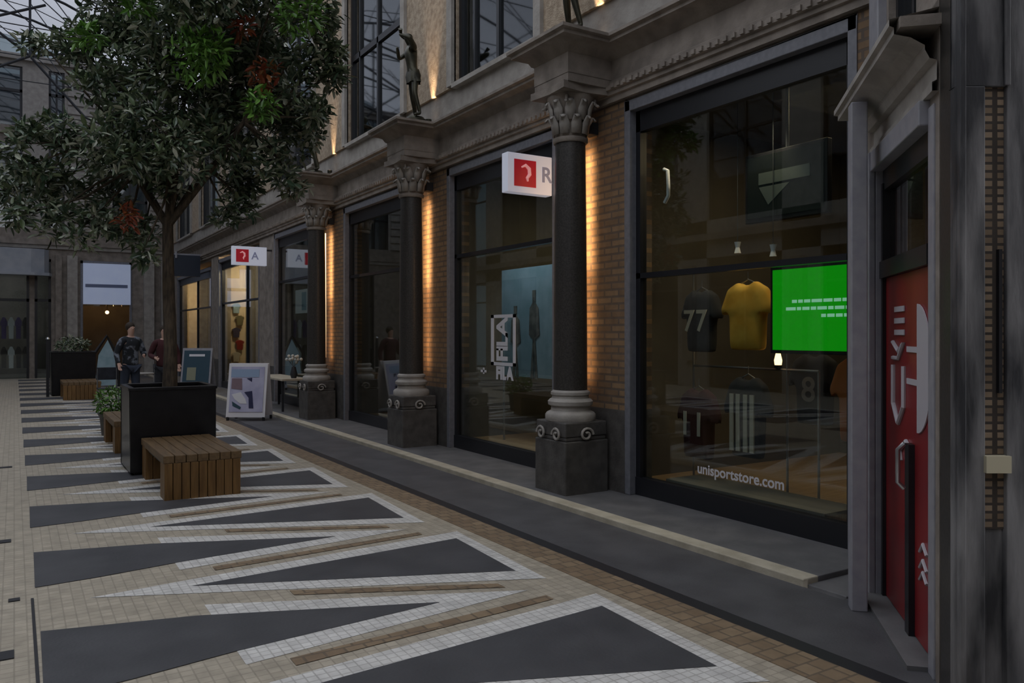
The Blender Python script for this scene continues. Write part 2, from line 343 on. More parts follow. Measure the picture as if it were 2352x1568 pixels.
# ------------------------------------------------------------------ windows
WN = [0]
def shop_window(y0, y1, zt, transom, zb=.1, mull=(), x=5.12, glassm='glass', frame='frame_grey'):
    WN[0] += 1; e = sempty('window_%d' % WN[0], (x, (y0+y1)/2, zb))
    f = MB(); wd = .075
    for a, b in ((y0, y0+wd), (y1-wd, y1)): f.box(x-.12, x+.06, a, b, zb-.05, zt)
    f.box(x-.12, x+.06, y0, y1, zt-.1, zt)
    f.build('window_frame', M[frame], e, .006)
    g = MB(); i0, i1 = y0+wd, y1-wd
    for a, b in ((i0, i0+.06), (i1-.06, i1)): g.box(x-.04, x+.04, a, b, zb, zt-.1)
    g.box(x-.04, x+.04, i0, i1, zt-.30, zt-.1); g.box(x-.05, x+.05, i0, i1, zb-.05, zb+.12)
    if transom: g.box(x-.04, x+.04, i0, i1, transom-.025, transom+.025)
    for q in mull: g.box(x-.035, x+.035, q-.03, q+.03, zb, zt-.2)
    g.build('inner_frame', M['frame_dark'], e)
    p = MB(); p.box(x-.005, x+.005, i0, i1, zb, zt-.1); p.build('pane', M[glassm], e)
    return e
shop_window(*OPEN[0], 3.83, 2.15); shop_window(*OPEN[1], 3.83, 2.64); shop_window(*OPEN[2], 3.83, 2.6)
shop_window(*OPEN[3], 3.83, 2.75); shop_window(*OPEN[4], 3.72, 2.45, mull=(21.05,)); shop_window(*OPEN[5], 3.6, 2.4, mull=(27.6,))
def upper_window(y0, y1, x=5.1, z0=4.93, z1=8.2, sgn=1, mulls=1, trans=(6.42,)):
    WN[0] += 1; e = sempty('window_%d' % WN[0], (x, (y0+y1)/2, z0)); f = MB()
    for a, b in ((y0, y0+.07), (y1-.07, y1)): f.box(x-.05, x+.05, a, b, z0, z1)
    f.box(x-.05, x+.05, y0, y1, z0, z0+.06); f.box(x-.05, x+.05, y0, y1, z1-.06, z1)
    for i in range(1, mulls+1): yy = y0+.07+(y1-y0-.14)*i/(mulls+1); f.box(x-.04, x+.04, yy-.03, yy+.03, z0, z1)
    f.box(x-.04, x+.04, y1-.42, y1-.37, z0, z1)
    for q in trans: f.box(x-.04, x+.04, y0, y1, q-.05, q+.05)
    f.build('window_frame', M['frame_dark'], e); p = MB(); p.box(x-.004, x+.004, y0, y1, z0, z1); p.build('pane', M['glass_upper'], e)
    return e
for a, b in UPW: upper_window(a, b)

# ------------------------------------------------------------------ shop interiors
si = MB(); parts = [2.0, 6.5, 10.3, 14.4, 18.9, 24.5, 33]
si.box(9.0, 9.2, 2.0, 33, 0, 4, 0); si.box(5.36, 9.0, 2.0, 33, 3.88, 4.0, 0)
for i, q in enumerate(parts): si.box(5.36, 9.0, q-.05, q+.05, 0, 3.88, 0)
struct(si.build('wall_shops', M['room']))
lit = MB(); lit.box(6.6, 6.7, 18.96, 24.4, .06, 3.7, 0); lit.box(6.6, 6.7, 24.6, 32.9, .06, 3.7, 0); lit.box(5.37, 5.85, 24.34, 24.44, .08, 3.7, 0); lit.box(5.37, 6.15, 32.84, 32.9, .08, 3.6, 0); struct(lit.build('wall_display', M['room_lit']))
sf = MB(); sf.box(5.36, 9.0, 2.05, 33, 0, .07, 0); struct(sf.build('floor_shops', M['wood_floor']))
up = MB(); up.box(5.36, 9.0, 2.6, 33.2, 4.0, 4.1); up.box(9.0, 9.1, 2.6, 33.2, 4.1, 9.2); up.box(5.3, 9.1, 2.6, 33.2, 9.2, 9.3); struct(up.build('wall_upper_rooms', M['room']))
light('shop_light', 'AREA', (6.8, 4.4, 3.8), 45, (1, .72, .42), 1.4, (6.8, 4.4, 0))
light('window_light', 'SPOT', (5.28, 4.5, 3.5), 75, (1, .80, .52), .06, (5.6, 4.8, 1.6), 75)  # added fill, brightens the yellow shirt and its neighbours
light('window_light', 'SPOT', (5.30, 5.5, 3.5), 60, (1, .80, .55), .06, (5.6, 5.4, 1.2), 70)  # added fill for the shirts on the left
light('window_light', 'SPOT', (5.32, 9.0, 3.5), 110, (.9, .95, 1), .06, (5.95, 9.1, 1.9), 80)  # added fill, brightens the pale blue poster
light('shop_light', 'AREA', (7.0, 8.4, 3.8), 45, (1, .78, .5), 1.4, (7.0, 8.4, 0))
light('shop_light', 'AREA', (6.8, 12.3, 3.8), 14, (1, .8, .6), 1.4, (6.8, 12.3, 0))
light('shop_light', 'AREA', (6.8, 16.6, 3.8), 20, (1, .8, .6), 1.4, (6.8, 16.6, 0))
light('shop_light', 'AREA', (5.8, 23.0, 3.6), 120, (1, .74, .45), .5, (5.6, 24.4, 1.6))
light('shop_light', 'AREA', (5.9, 30.8, 3.6), 170, (1, .68, .36), .6, (5.8, 32.8, 1.6))

# ------------------------------------------------------------------ corner shop (45 degrees) and near pier
U = Vector((.7115, .7027, 0)); U.normalize(); NO = Vector((-U.y, U.x, 0)); P0 = Vector((3.66, 2.14, 0))   # s along U from the near end, o outward
def sp(s, o, z=0): q = P0+U*s+NO*o; return (q.x, q.y, z)
def sbox(mb, s0, s1, o0, o1, z0, z1, m=0):
    mb.prism([sp(s0, o0)[:2], sp(s1, o0)[:2], sp(s1, o1)[:2], sp(s0, o1)[:2]], z0, z1, m); return mb
wc = MB(); sbox(wc, -.15, 2.0, -.35, 0, 2.66, 3.02, 0); sbox(wc, -.15, .0, -.35, 0, 0, 2.66, 0); sbox(wc, 1.17, 1.95, -.35, 0, 0, 2.66, 0)
sbox(wc, -.15, 2.1, -.4, -.12, 3.02, 8.6, 0); sbox(wc, -.15, .25, -.2, 0, 3.02, 8.6, 1); sbox(wc, .95, 1.15, -.2, -.02, 3.02, 8.6, 0)
sbox(wc, -.15, 1.2, -.12, 0, 3.0, 3.12, 0); sbox(wc, -.18, 0, -.01, .17, 2.99, 3.04, 0)
struct(wc.build('wall_corner', [M['stone'], M['stone']]))
co = MB()
pth = [sp(-.15, 0)[:2], sp(1.20, 0)[:2], sp(1.20, -.4)[:2]]; nr = [(NO.x, NO.y), (NO.x+U.x, NO.y+U.y), (U.x, U.y)]
co.sweep(pth, nr, [(0, 2.70), (.03, 2.70), (.03, 2.74), (.01, 2.75), (.01, 2.84), (.04, 2.85), (.06, 2.89), (.06, 2.91), (.12, 2.95), (.19, 2.97), (.19, 3.00), (.21, 3.01), (.21, 3.04), (0, 3.08)])
struct(co.build('trim_3', M['stone_light']))
ps = MB(); sbox(ps, .80, .905, .12, .21, 0, 2.93); sbox(ps, .935, .97, .12, .19, 0, 2.93); sbox(ps, .905, .935, .12, .15, 0, 2.93); sbox(ps, 1.10, 1.17, .02, .06, 0, 2.7); sbox(ps, 1.0, 1.25, -.1, .03, 3.06, 8.6)
struct(ps.build('trim_4', M['frame_light'], bevel=.008))
WN[0] += 1; wz = sempty('window_%d' % WN[0], sp(.6, -.1, 3.1)); q = MB(); sbox(q, .25, .95, -.11, -.1, 3.1, 8.5); q.build('pane', M['glass_upper'], wz)
q = MB(); sbox(q, .25, .30, -.12, -.06, 3.05, 8.5); sbox(q, .90, .95, -.12, -.06, 3.05, 8.5); sbox(q, .58, .63, -.12, -.07, 3.05, 8.5); q.build('window_frame', M['frame_dark'], wz)
dr = sempty('door_1', sp(.6, -.05, 0))
q = MB(); sbox(q, -.09, .0, -.1, .01, 0, 2.66); sbox(q, 1.10, 1.17, -.1, .02, 0, 2.66); sbox(q, .0, 1.17, -.1, .05, 2.58, 2.70); q.build('door_frame', M['frame_light'], dr, .006)
q = MB(); sbox(q, .03, 1.1, -.1, -.02, 2.46, 2.58); sbox(q, .06, 1.1, -.09, .0, 1.93, 2.03); sbox(q, 1.06, 1.10, -.08, -.01, 0, 2.5); sbox(q, .40, .48, -.08, .0, .02, 1.02); q.build('transom', M['frame_dark'], dr)
q = MB(); sbox(q, .06, 1.05, -.06, -.05, 2.03, 2.46); q.build('pane', M['glass'], dr)
q = MB(); sbox(q, .0, .42, -.07, -.03, .03, 1.93); sbox(q, .42, 1.06, -.07, -.03, .03, 1.93); q.build('door_leaf', M['red'], dr, .003)
q = MB(); sbox(q, .0, 1.2, -.2, .1, .0, .025); q.build('threshold', M['pavement'], dr)
q = MB(); q.tube([sp(.36, .03, .80), sp(.36, .06, .83), sp(.36, .06, 1.0), sp(.36, .03, 1.03)], .012, 8); q.build('handle', M['steel'], dr, smooth=True)
# white lettering and badge on the red leaf
lm = mat('lettering', (.50, .48, .52), .5)
bd = MB()
def spoly(mb, pts, o=-.028, t=.006): mb.extrude([sp(s, o, z) for s, z in pts], tuple(NO*t))
crescent = [(.33-.26*cos(a), 1.42+.33*sin(a)) for a in [radians(x) for x in range(-90, 91, 10)]]
spoly(bd, crescent)
for z0 in (1.50, 1.33): spoly(bd, [(.30, z0), (.54, z0), (.54, z0+.03), (.30, z0+.03)])
for z0 in (1.72, 1.655, 1.59): spoly(bd, [(.60, z0), (.82, z0), (.82, z0+.03), (.60, z0+.03)])
bd.build('badge', lm, dr)
q = MB()
q.tube([sp(.84, -.022, 1.42), sp(.84, -.022, 1.2), sp(.72, -.022, 1.10), sp(.60, -.022, 1.2), sp(.60, -.022, 1.42)], .014, 6); q.tube([sp(.85, -.022, 1.55), sp(.72, -.022, 1.50), sp(.60, -.022, 1.55), sp(.72, -.022, 1.46), sp(.85, -.022, 1.46)], .012, 6)
q.tube([sp(.44, -.022, .98), sp(.55, -.022, 1.02), sp(.68, -.022, .96), sp(.66, -.022, .90)], .012, 6); q.build('lettering', lm, dr)
q = MB()
for z0 in (.36, .42, .50): q.tube([sp(.28, -.024, z0), sp(.22, -.024, z0+.05), sp(.15, -.024, z0+.01)], .009, 6)
q.build('small_marks', lm, dr)
q = MB(); sbox(q, -.15, 1.15, -1.1, -1.0, 0, 2.66); sbox(q, -.15, 1.15, -1.0, -.36, 2.62, 2.66); struct(q.build('wall_corner_shop', M['red']))
light('shop_light', 'AREA', sp(.7, -.9, 2.5), 3, (1, .6, .5), .5, sp(.7, -.9, 0))
def camp(a_px, d): v = cw(a_px, 765, d); return (v.x, v.y)
near = MB()
A, B = camp(2150, 3.68), camp(2200, 3.32); C2 = camp(2200, 3.32)
Cx = (B[0]+.848*1.6, B[1]-.53*1.6); Dx = (Cx[0]+.6, Cx[1]+.8); A2 = (A[0]+.25, A[1]-.05)
near.prism([A, B, (B[0]+.25, B[1]+.15), A2], 0, 7, 1)
def nb(u0, u1, d0, d1, z0, z1, m=0, mb=near):
    pts = [(B[0]+.848*u+.53*d, B[1]-.53*u+.848*d) for u, d in ((u0, d0), (u1, d0), (u1, d1), (u0, d1))]; mb.prism(pts, z0, z1, m)
nb(0, .115, 0, .06, 0, 2.63); nb(.115, .205, .03, .06, 0, .78); nb(.205, 1.6, 0, .06, 0, 7); nb(.3, 1.6, .06, .5, 0, 7); nb(0, .205, .005, .06, 2.63, 7); nb(-.0, .025, -.02, .03, 0, 7)
nb(.19, .215, -.012, 0, 2.63, 7)
wn = struct(near.build('wall_near', [M['marble'], M['granite']], bevel=.004))
bs = MB(); nb(.117, .203, .02, .10, .78, 2.63, 0, bs); st = bs.build('brick_strip', None or brick('brick_strip', (.42, .31, .21), (.22, .155, .10), (.07, .055, .045), .11, .034, .006, plane='YZ', offset=0), wn)
bs = MB(); nb(.108, .212, -.02, .03, 1.02, 1.09, 0, bs); bs.build('plate', mat('plate', (.55, .50, .36), .5), wn)
bs = MB(); nb(.172, .186, .0, .03, 1.35, 1.95, 0, bs); bs.build('slit', M['black'], wn)

# ------------------------------------------------------------------ far end wall, left wall, light-blocking back wall
YE = 33.0
we = MB(); OP = [(-3.2, -1.4), (-.9, .45), (.62, 1.12), (2.05, 3.75)]
ed = [-7.2]+[e for o in OP for e in o]+[5.4]
for i in range(0, len(ed), 2): we.box(ed[i], ed[i+1], YE, YE+.5, 0, 4.25, 0)
we.box(-7.2, 5.4, YE, YE+.5, 4.25, 5.3, 0); we.box(-7.2, 5.4, YE-.15, YE, 4.75, 4.95, 0); we.box(-7.2, 5.4, YE-.08, YE, 4.62, 4.75, 1)
UE = [(-6.2, -4.9), (-3.9, -2.6), (-1.6, .25), (1.05, 1.55), (3.1, 4.3)]
ed = [-7.2]+[e for o in UE for e in o]+[5.4]
for z0, z1 in ((5.3, 8.3), (8.9, 11.0)):
    for i in range(0, len(ed), 2):
        we.box(ed[i], ed[i+1], YE, YE+.5, z0, z1, 1)
        zz = z0
        while zz < z1-.2 and ed[i+1]-ed[i] > .8: we.box(ed[i]+.1, ed[i+1]-.1, YE-.06, YE, zz, min(zz+.24, z1), 1); zz += .32
we.box(-7.2, 5.4, YE, YE+.5, 8.3, 8.9, 0); we.box(-7.2, 5.4, YE-.12, YE, 8.6, 8.8, 0); we.box(-7.2, 5.4, YE, YE+.5, 11.0, 11.4, 1); we.box(-7.2, 5.4, YE-.2, YE, 11.2, 11.4, 1)
for a in (4.15, 4.75): we.box(a, a+.35, YE-.25, YE, 0, 4.5, 1)
we.box(1.25, 1.45, YE-.2, YE, 0, 4.4, 0); we.box(1.62, 1.95, YE-.2, YE, 0, 4.4, 1); we.box(-1.15, -.95, YE-.2, YE, 0, 4.4, 0)
struct(we.build('wall_far', [M['stone'], M['stone_light']]))
for (a, b) in OP:
    WN[0] += 1; e = sempty('window_%d' % WN[0], ((a+b)/2, YE, 0)); f = MB()
    for q in (a, b-.08): f.box(q, q+.08, YE-.04, YE+.06, 0, 4.25)
    f.box(a, b, YE-.04, YE+.06, 4.15, 4.25)
    if a < 2: f.box(a, b, YE-.04, YE+.06, 2.72, 2.82)
    f.build('window_frame', M['frame_grey'] if a > 2 else M['frame_dark'], e)
    f = MB(); f.box(a+.08, b-.08, YE+.01, YE+.02, 0 if a < 2 else 2.6, 4.15); f.build('pane', M['glass'], e)
for z0, z1 in ((5.3, 8.3), (8.9, 11.0)):
    for a, b in UE:
        WN[0] += 1; e = sempty('window_%d' % WN[0], ((a+b)/2, YE, z0)); f = MB(); f.box(a, a+.08, YE+.05, YE+.15, z0, z1); f.box(b-.08, b, YE+.05, YE+.15, z0, z1); f.box((a+b)/2-.03, (a+b)/2+.03, YE+.05, YE+.15, z0, z1); f.box(a, b, YE+.05, YE+.15, z0+1.2, z0+1.3)
        f.build('window_frame', M['frame_dark'], e); f = MB(); f.box(a, b, YE+.09, YE+.10, z0, z1); f.build('pane', M['glass_upper'], e)
rb = MB(); rb.box(-7, 5.4, YE+3.5, YE+3.6, 0, 4.3); rb.box(-7, 5.4, YE+.5, YE+3.6, 4.26, 4.3); rb.box(1.3, 1.5, YE+.5, YE+3.5, 0, 4.3); rb.box(4.2, 4.4, YE+.5, YE+3.5, 0, 4.3); rb.box(-7, 5.4, YE+.3, YE+3.6, -.05, .02); struct(rb.build('wall_far_shops', M['room']))
rb = MB(); rb.box(-7, 5.4, YE+2.5, YE+2.6, 4.3, 11.4); struct(rb.build('wall_far_rooms', mat('pale_room', (.45, .47, .52), .8)))
light('shop_light', 'AREA', (2.9, YE+1.8, 4.0), 30, (1, .55, .22), .8, (3.0, YE+3.4, 1.6))
light('shop_light', 'AREA', (-.2, YE+1.8, 4.0), 35, (.9, .9, 1), .8, (-.2, YE+2.6, 1.6))
f = MB(); f.prism([(-1.6, YE-.22), (1.15, YE-.22), (1.05, YE-.6), (.6, YE-.78), (-1.6, YE-.83)], 3.62, 3.72); f.prism([(-1.6, YE-.22), (1.05, YE-.22), (.9, YE-.5), (.5, YE-.65), (-1.6, YE-.7)], 3.72, 4.55)
tag(f.build('shop_fascia', mat('fascia', (.30, .33, .38), .5, (.38, .4, .44), 3)), 'pale grey curved fascia above the far left shopfront', 'fascia')
# left wall (seen only in reflections); back wall added to block light from behind
wl = MB(); ys = [-6+3.9*i for i in range(11)]
for yy in ys: wl.box(-7.4, -7, yy-.6, yy+.6, 0, 8.6, 0); wl.box(-7.0, -6.8, yy-.2, yy+.2, .8, 3.6, 1)
wl.box(-7.4, -7, -6.5, 33.5, 3.8, 4.9, 0); wl.box(-7.0, -6.8, -6.5, 33.5, 4.3, 4.5, 1); wl.box(-7.4, -7, -6.5, 33.5, 8.2, 9.2, 0)
struct(wl.build('wall_left', [M['stone_light'], M['stone']]))
rl = MB(); rl.box(-9.6, -9.5, -6.5, 33.5, 0, 9.2); rl.box(-9.5, -7.4, -6.5, 33.5, 3.9, 4.0); rl.box(-9.5, -7.4, -6.5, 33.5, 9.2, 9.3); struct(rl.build('wall_left_rooms', M['room']))
for a, b in zip(ys[:-1], ys[1:]):
    for z0, z1 in ((.1, 3.8), (4.9, 8.2)):
        WN[0] += 1; e = sempty('window_%d' % WN[0], (-7.15, (a+b)/2, z0)); f = MB()
        for q in (a+.6, b-.68, (a+b)/2-.04): f.box(-7.2, -7.1, q, q+.08, z0, z1)
        f.box(-7.2, -7.1, a+.6, b-.6, z1-.9, z1-.84); f.build('window_frame', M['frame_dark'], e); f = MB(); f.box(-7.155, -7.145, a+.6, b-.6, z0, z1); f.build('pane', M['glass_upper'], e)
wb = MB(); wb.box(-7.4, 6.5, -6.5, -6.2, 0, 9.2); wb.box(5.0, 5.3, -6.2, -1.0, 0, 9.2); struct(wb.build('wall_back', M['stone']))  # added out of view, keeps light from behind the camera out

# ------------------------------------------------------------------ glazed roof
def arc(x): return 9.2+3.0*(1-((x+1)/6.2)**2)
gl = MB(); xs = [-7.2+.775*i for i in range(17)]
for a, b in zip(xs[:-1], xs[1:]): gl.add([(a, -6.3, arc(a)), (b, -6.3, arc(b)), (b, 19, arc(b)), (a, 19, arc(a))], [(0, 1, 2, 3)]); gl.add([(a, 19, arc(a)), (b, 19, arc(b)), (b, 40, arc(b)), (a, 40, arc(a))], [(0, 1, 2, 3)], 1)
roof = struct(gl.build('ceiling', [M['glass_roof'], M['glass_roof_old']]))
for k in range(15):
    yy = -5+2.75*k; t = MB(); ap = [(x, yy, arc(x)-.08) for x in xs]
    t.tube(ap, .04, 6)
    n1, n2 = (-3.6, yy, 9.9), (1.6, yy, 9.9); e1, e2_ = (-7.1, yy, 9.1), (5.15, yy, 9.1); ap0 = (-1, yy, arc(-1)-.08)
    for p, q in ((e1, n1), (n1, n2), (n2, e2_), (n1, ap0), (n2, ap0), (n1, (-4.6, yy, arc(-4.6)-.08)), (n2, (2.6, yy, arc(2.6)-.08)), (n1, (-2.4, yy+1.37, arc(-2.4))), (n2, (.4, yy+1.37, arc(.4))), (n2, (3.6, yy+1.37, arc(3.6))), (n1, (-5.6, yy+1.37, arc(-5.6)))): t.tube([p, q], .016, 5)
    t.build('truss', M['iron'], roof)
pu = MB()
for x in xs[::4]: pu.tube([(x, -6.2, arc(x)-.03), (x, 33.4, arc(x)-.03)], .025, 4)
for k in range(15):
    yy = -6+2.75*k; pu.tube([(x, yy, arc(x)-.02) for x in xs[::2]], .014, 4)
pu.build('glazing_bars', M['iron'], roof)
eg = MB()   # gable glazing above the end wall
for x in xs[::2]: eg.tube([(x, 33.2, 11.3), (x, 33.2, max(arc(x), 11.35))], .03, 4)
eg.tube([(-7, 33.2, 11.45), (5.2, 33.2, 11.45)], .05, 4)
eg.build('gable_bars', M['iron'], roof)
eg = MB()
for a, b in zip(xs[:-1], xs[1:]):
    if min(arc(a), arc(b)) > 11.5: eg.add([(a, 33.3, 11.4), (b, 33.3, 11.4), (b, 33.3, arc(b)), (a, 33.3, arc(a))], [(0, 1, 2, 3)])
eg.build('gable_pane', M['glass_upper'], roof)
SG = [((.35, 24.2, 8.8), (-.9, 24.2, 9.7)), ((.35, 24.2, 8.8), (-1.2, 24.2, 7.9)), ((.35, 24.2, 8.8), (1.6, 24.2, 7.4)), ((.35, 24.2, 8.8), (2.3, 24.2, 9.3)), ((1.4, 24.2, 11.2), (-1.4, 24.2, 10.6)), ((1.4, 24.2, 11.2), (3.2, 24.2, 9.6)), ((.35, 24.2, 8.8), (.35, 24.2, 11.6)), ((-1.4, 24.2, 9.2), (.7, 24.2, 10.2)), ((1.6, 24.2, 7.4), (5, 24.2, 6.2)), ((-1.2, 24.2, 7.9), (-7, 24.2, 8.6)), ((-1.4, 24.2, 10.6), (-6.6, 24.2, 9.6))]
q = MB()
for a, b in SG: q.tube([a, b], .035, 6)
q.build('tie_rods', M['iron'], roof)

# ------------------------------------------------------------------ planters, benches
def planter(x0, x1, y0, y1, h, label, soil=True):
    t = thing('planter_box', ((x0+x1)/2, (y0+y1)/2, 0), label, 'planter'); wd = .04
    b = MB(); b.box(x0, x1, y0, y0+wd, .03, h); b.box(x0, x1, y1-wd, y1, .03, h); b.box(x0, x0+wd, y0+wd, y1-wd, .03, h); b.box(x1-wd, x1, y0+wd, y1-wd, .03, h)
    b.build('side_panels', M['planter'], t, .006)
    b = MB(); b.box(x0+.05, x1-.05, y0+.05, y1-.05, .0, .04); b.build('plinth_base', M['black'], t)
    b = MB(); b.box(x0-.012, x1+.012, y0-.012, y0+.05, h-.03, h+.006); b.box(x0-.012, x1+.012, y1-.05, y1+.012, h-.03, h+.006); b.box(x0-.012, x0+.05, y0, y1, h-.03, h+.006); b.box(x1-.05, x1+.012, y0, y1, h-.03, h+.006); b.build('rim', M['planter'], t, .004)
    b = MB(); n = 12
    vs = [(x0+wd+(x1-x0-2*wd)*i/n, y0+wd+(y1-y0-2*wd)*j/n, h-.07+random.uniform(0, .03)) for j in range(n+1) for i in range(n+1)]
    b.add(vs, [(j*(n+1)+i, j*(n+1)+i+1, (j+1)*(n+1)+i+1, (j+1)*(n+1)+i) for j in range(n) for i in range(n)]); b.build('soil', M['soil'], t, smooth='all')
    return t
planter(1.10, 2.02, 9.82, 10.72, .98, 'large black square planter box holding the tree, behind the nearest wooden bench')
planter(.80, 1.80, 23.3, 24.3, 1.12, 'black planter box farther down the arcade, behind the distant wooden bench')
def bench(x0, x1, y0, y1, label, h=.43):
    t = thing('bench', ((x0+x1)/2, (y0+y1)/2, 0), label, 'bench', 'wooden benches beside the planters')
    n = 7; sw = (x1-x0)/n
    for i in range(n):
        b = MB(); b.box(x0+i*sw+.003, x0+(i+1)*sw-.003, y0, y1, h-.075, h); b.build('seat_plank', M['wood_y'], t, .006)
    for a in (y0+.001, y1-.261):
        b = MB(); m_ = 9; pw = (x1-x0-.02)/m_
        for i in range(m_):
            b.box(x0+.01+i*pw+.003, x0+.01+(i+1)*pw-.003, a, a+.26, .0, h-.076)
        b.build('end_block', M['wood_z'], t, .004)
    b = MB(); b.box(x0+.04, x1-.04, y0+.2, y1-.2, h-.12, h-.077); b.build('underframe', M['black'], t)
    return t
bench(1.20, 1.93, 8.18, 9.74, 'brown wooden plank bench nearest the camera, in front of the large black planter')
bench(1.12, 1.90, 11.75, 13.3, 'wooden bench mostly hidden behind the large black planter')
bench(.98, 1.80, 21.7, 23.2, 'small distant orange-brown wooden bench, in front of the far black planter')

# ------------------------------------------------------------------ foliage
def leaf_cloud(mb, c, r, n, L=.12, W=.042, flat=1.0):
    for _ in range(n):
        while True:
            p = Vector((random.uniform(-1, 1), random.uniform(-1, 1), random.uniform(-1, 1)))
            if p.length < 1 and p.length > random.random()*.75: break
        p = Vector((p.x*r, p.y*r, p.z*r*flat))+Vector(c)
        d = (Vector((random.gauss(0, 1), random.gauss(0, 1), random.gauss(0, .8)))+(p-Vector(c)).normalized()*.7).normalized()
        s = d.cross(Vector((random.gauss(0, .5), random.gauss(0, .5), 1))).normalized(); nn = s.cross(d)
        l = L*random.uniform(.6, 1.25); w_ = W*random.uniform(.7, 1.2)
        vs = [p, p+d*l*.35+s*w_*.5+nn*.006, p+d*l*.75+s*w_*.38, p+d*l-nn*.012, p+d*l*.75-s*w_*.38, p+d*l*.35-s*w_*.5+nn*.006, p+d*l*.5-nn*.006]
        mb.add(vs, [(0, 1, 2, 6), (6, 2, 3), (0, 6, 4, 5), (6, 3, 4)], mb.cm)
TB = Vector((1.58, 10.27, .9)); TD = TB.x*sin(TH)+TB.y*cos(TH)
tree = thing('potted_tree', (TB.x, TB.y, .91), 'leafy evergreen tree growing in the large black planter box', 'tree')
CL = [(470, 60, 130), (320, 60, 95), (610, 50, 125), (215, 110, 75), (95, 100, 30), (150, 115, 35), (735, 60, 45), (700, 160, 75), (575, 190, 125), (430, 200, 120), (290, 210, 100), (755, 170, 35), (650, 290, 90), (520, 320, 105), (385, 310, 105), (260, 330, 95), (140, 320, 55), (60, 330, 45), (40, 430, 60), (140, 420, 75), (260, 440, 80), (360, 410, 55), (560, 400, 60), (650, 380, 50), (725, 270, 40), (110, 500, 45), (190, 520, 55), (270, 530, 45), (330, 540, 35), (325, 585, 20), (520, 480, 32), (30, 500, 35), (685, 430, 26), (450, -60, 170), (650, -60, 130), (260, -50, 100), (560, 470, 25), (750, 110, 30), (60, 380, 45), (340, 150, 60)]
fo = MB(); fo.cm = 0; fr = MB(); fr.cm = 0; au = MB(); au.cm = 0; br = MB(); twigs = []
top = cw(385, 500, TD)
br.tube([TB+Vector((0, 0, -.05)), TB+Vector((.01, 0, .5)), TB+Vector((-.01, .01, 1.2)), tuple(top)], [.09, .075, .07, .06], 10)
hubs = [cw(400, 360, TD-.1), cw(330, 370, TD+.2), cw(470, 380, TD), cw(430, 200, TD), cw(560, 280, TD-.2), cw(280, 300, TD+.1)]
for h in hubs: mid = top.lerp(h, .5)+Vector((random.uniform(-.08, .08), random.uniform(-.08, .08), -.05)); br.tube([tuple(top-Vector((0, 0, .1))), tuple(mid), tuple(h)], [.045, .035, .025], 7)
for px, py, r in CL:
    R = r/1830*TD; dd = random.uniform(-.7, .7)*(1 if r > 60 else .6); c = cw(px, py, TD+dd)
    n = int(300*(r/100)**2*2.5)+40
    hb = min(hubs, key=lambda h: (h-c).length); mid = hb.lerp(c, .5)+Vector((random.uniform(-.1, .1), random.uniform(-.1, .1), random.uniform(-.1, .1)))
    br.tube([tuple(hb), tuple(mid), tuple(c)], [.02, .014, .006], 5)
    # sub clumps make the outline ragged
    ns = max(3, int(r/13))
    for _ in range(ns):
        u = Vector((random.gauss(0, 1), random.gauss(0, 1), random.gauss(0, 1))).normalized()*R*random.uniform(.35, .95)
        leaf_cloud(fo, c+u, R*.42+.05, int(n/ns*1.15), .13, .05, flat=.8)
        br.tube([tuple(c), tuple(c+u)], [.006, .003], 4)
for px, py, r in [(450, 130, 55), (480, 110, 40), (690, 30, 50), (600, 240, 30), (200, 85, 26), (320, 10, 26)]: leaf_cloud(fr, cw(px, py, TD-1.0), r/1830*TD, int(r*4.2))
for px, py, r in [(610, 175, 30), (290, 500, 22), (560, 60, 18)]: leaf_cloud(au, cw(px, py, TD-.7), r/1830*TD, int(r*2.6))
br.build('trunk', M['bark'], tree, smooth=True)
fo.build('foliage', M['leaf'], tree, recalc=False); fr.build('young_foliage', M['leaf_fresh'], tree, recalc=False); au.build('reddish_foliage', M['leaf_autumn'], tree, recalc=False)

def shrub(c, r, n, label, L=.1):
    t = thing('shrub', (c[0], c[1], c[2]), label, 'shrub'); a = MB(); a.cm = 0; leaf_cloud(a, (c[0], c[1], c[2]+r*.55), r, n, L, L*.4, .55); a.build('foliage', M['leaf'], t, recalc=False)
    b = MB()
    for i in range(7): an = i*.9; b.tube([(c[0], c[1], c[2]-.03), (c[0]+r*.5*cos(an), c[1]+r*.5*sin(an), c[2]+r*.6)], .008, 5)
    b.build('stems', M['bark'], t)
shrub((1.3, 23.8, 1.05), .42, 500, 'low dark shrub filling the far black planter box')
pt = thing('shrub_pot', (1.33, 14.0, 0), 'low pot with a pale green shrub behind the half hidden bench', 'potted plant')
b = MB(); b.lathe([(.17, 0), (.20, .3), (.23, .34), (.20, .34), (.19, .30)], 1.33, 14.0, 20); b.build('pot', M['plinth'], pt, smooth=True)
a = MB(); a.cm = 0; leaf_cloud(a, (1.33, 14.0, .52), .27, 420, .09, .035, .9); a.build('foliage', M['leaf_fresh'], pt, recalc=False)

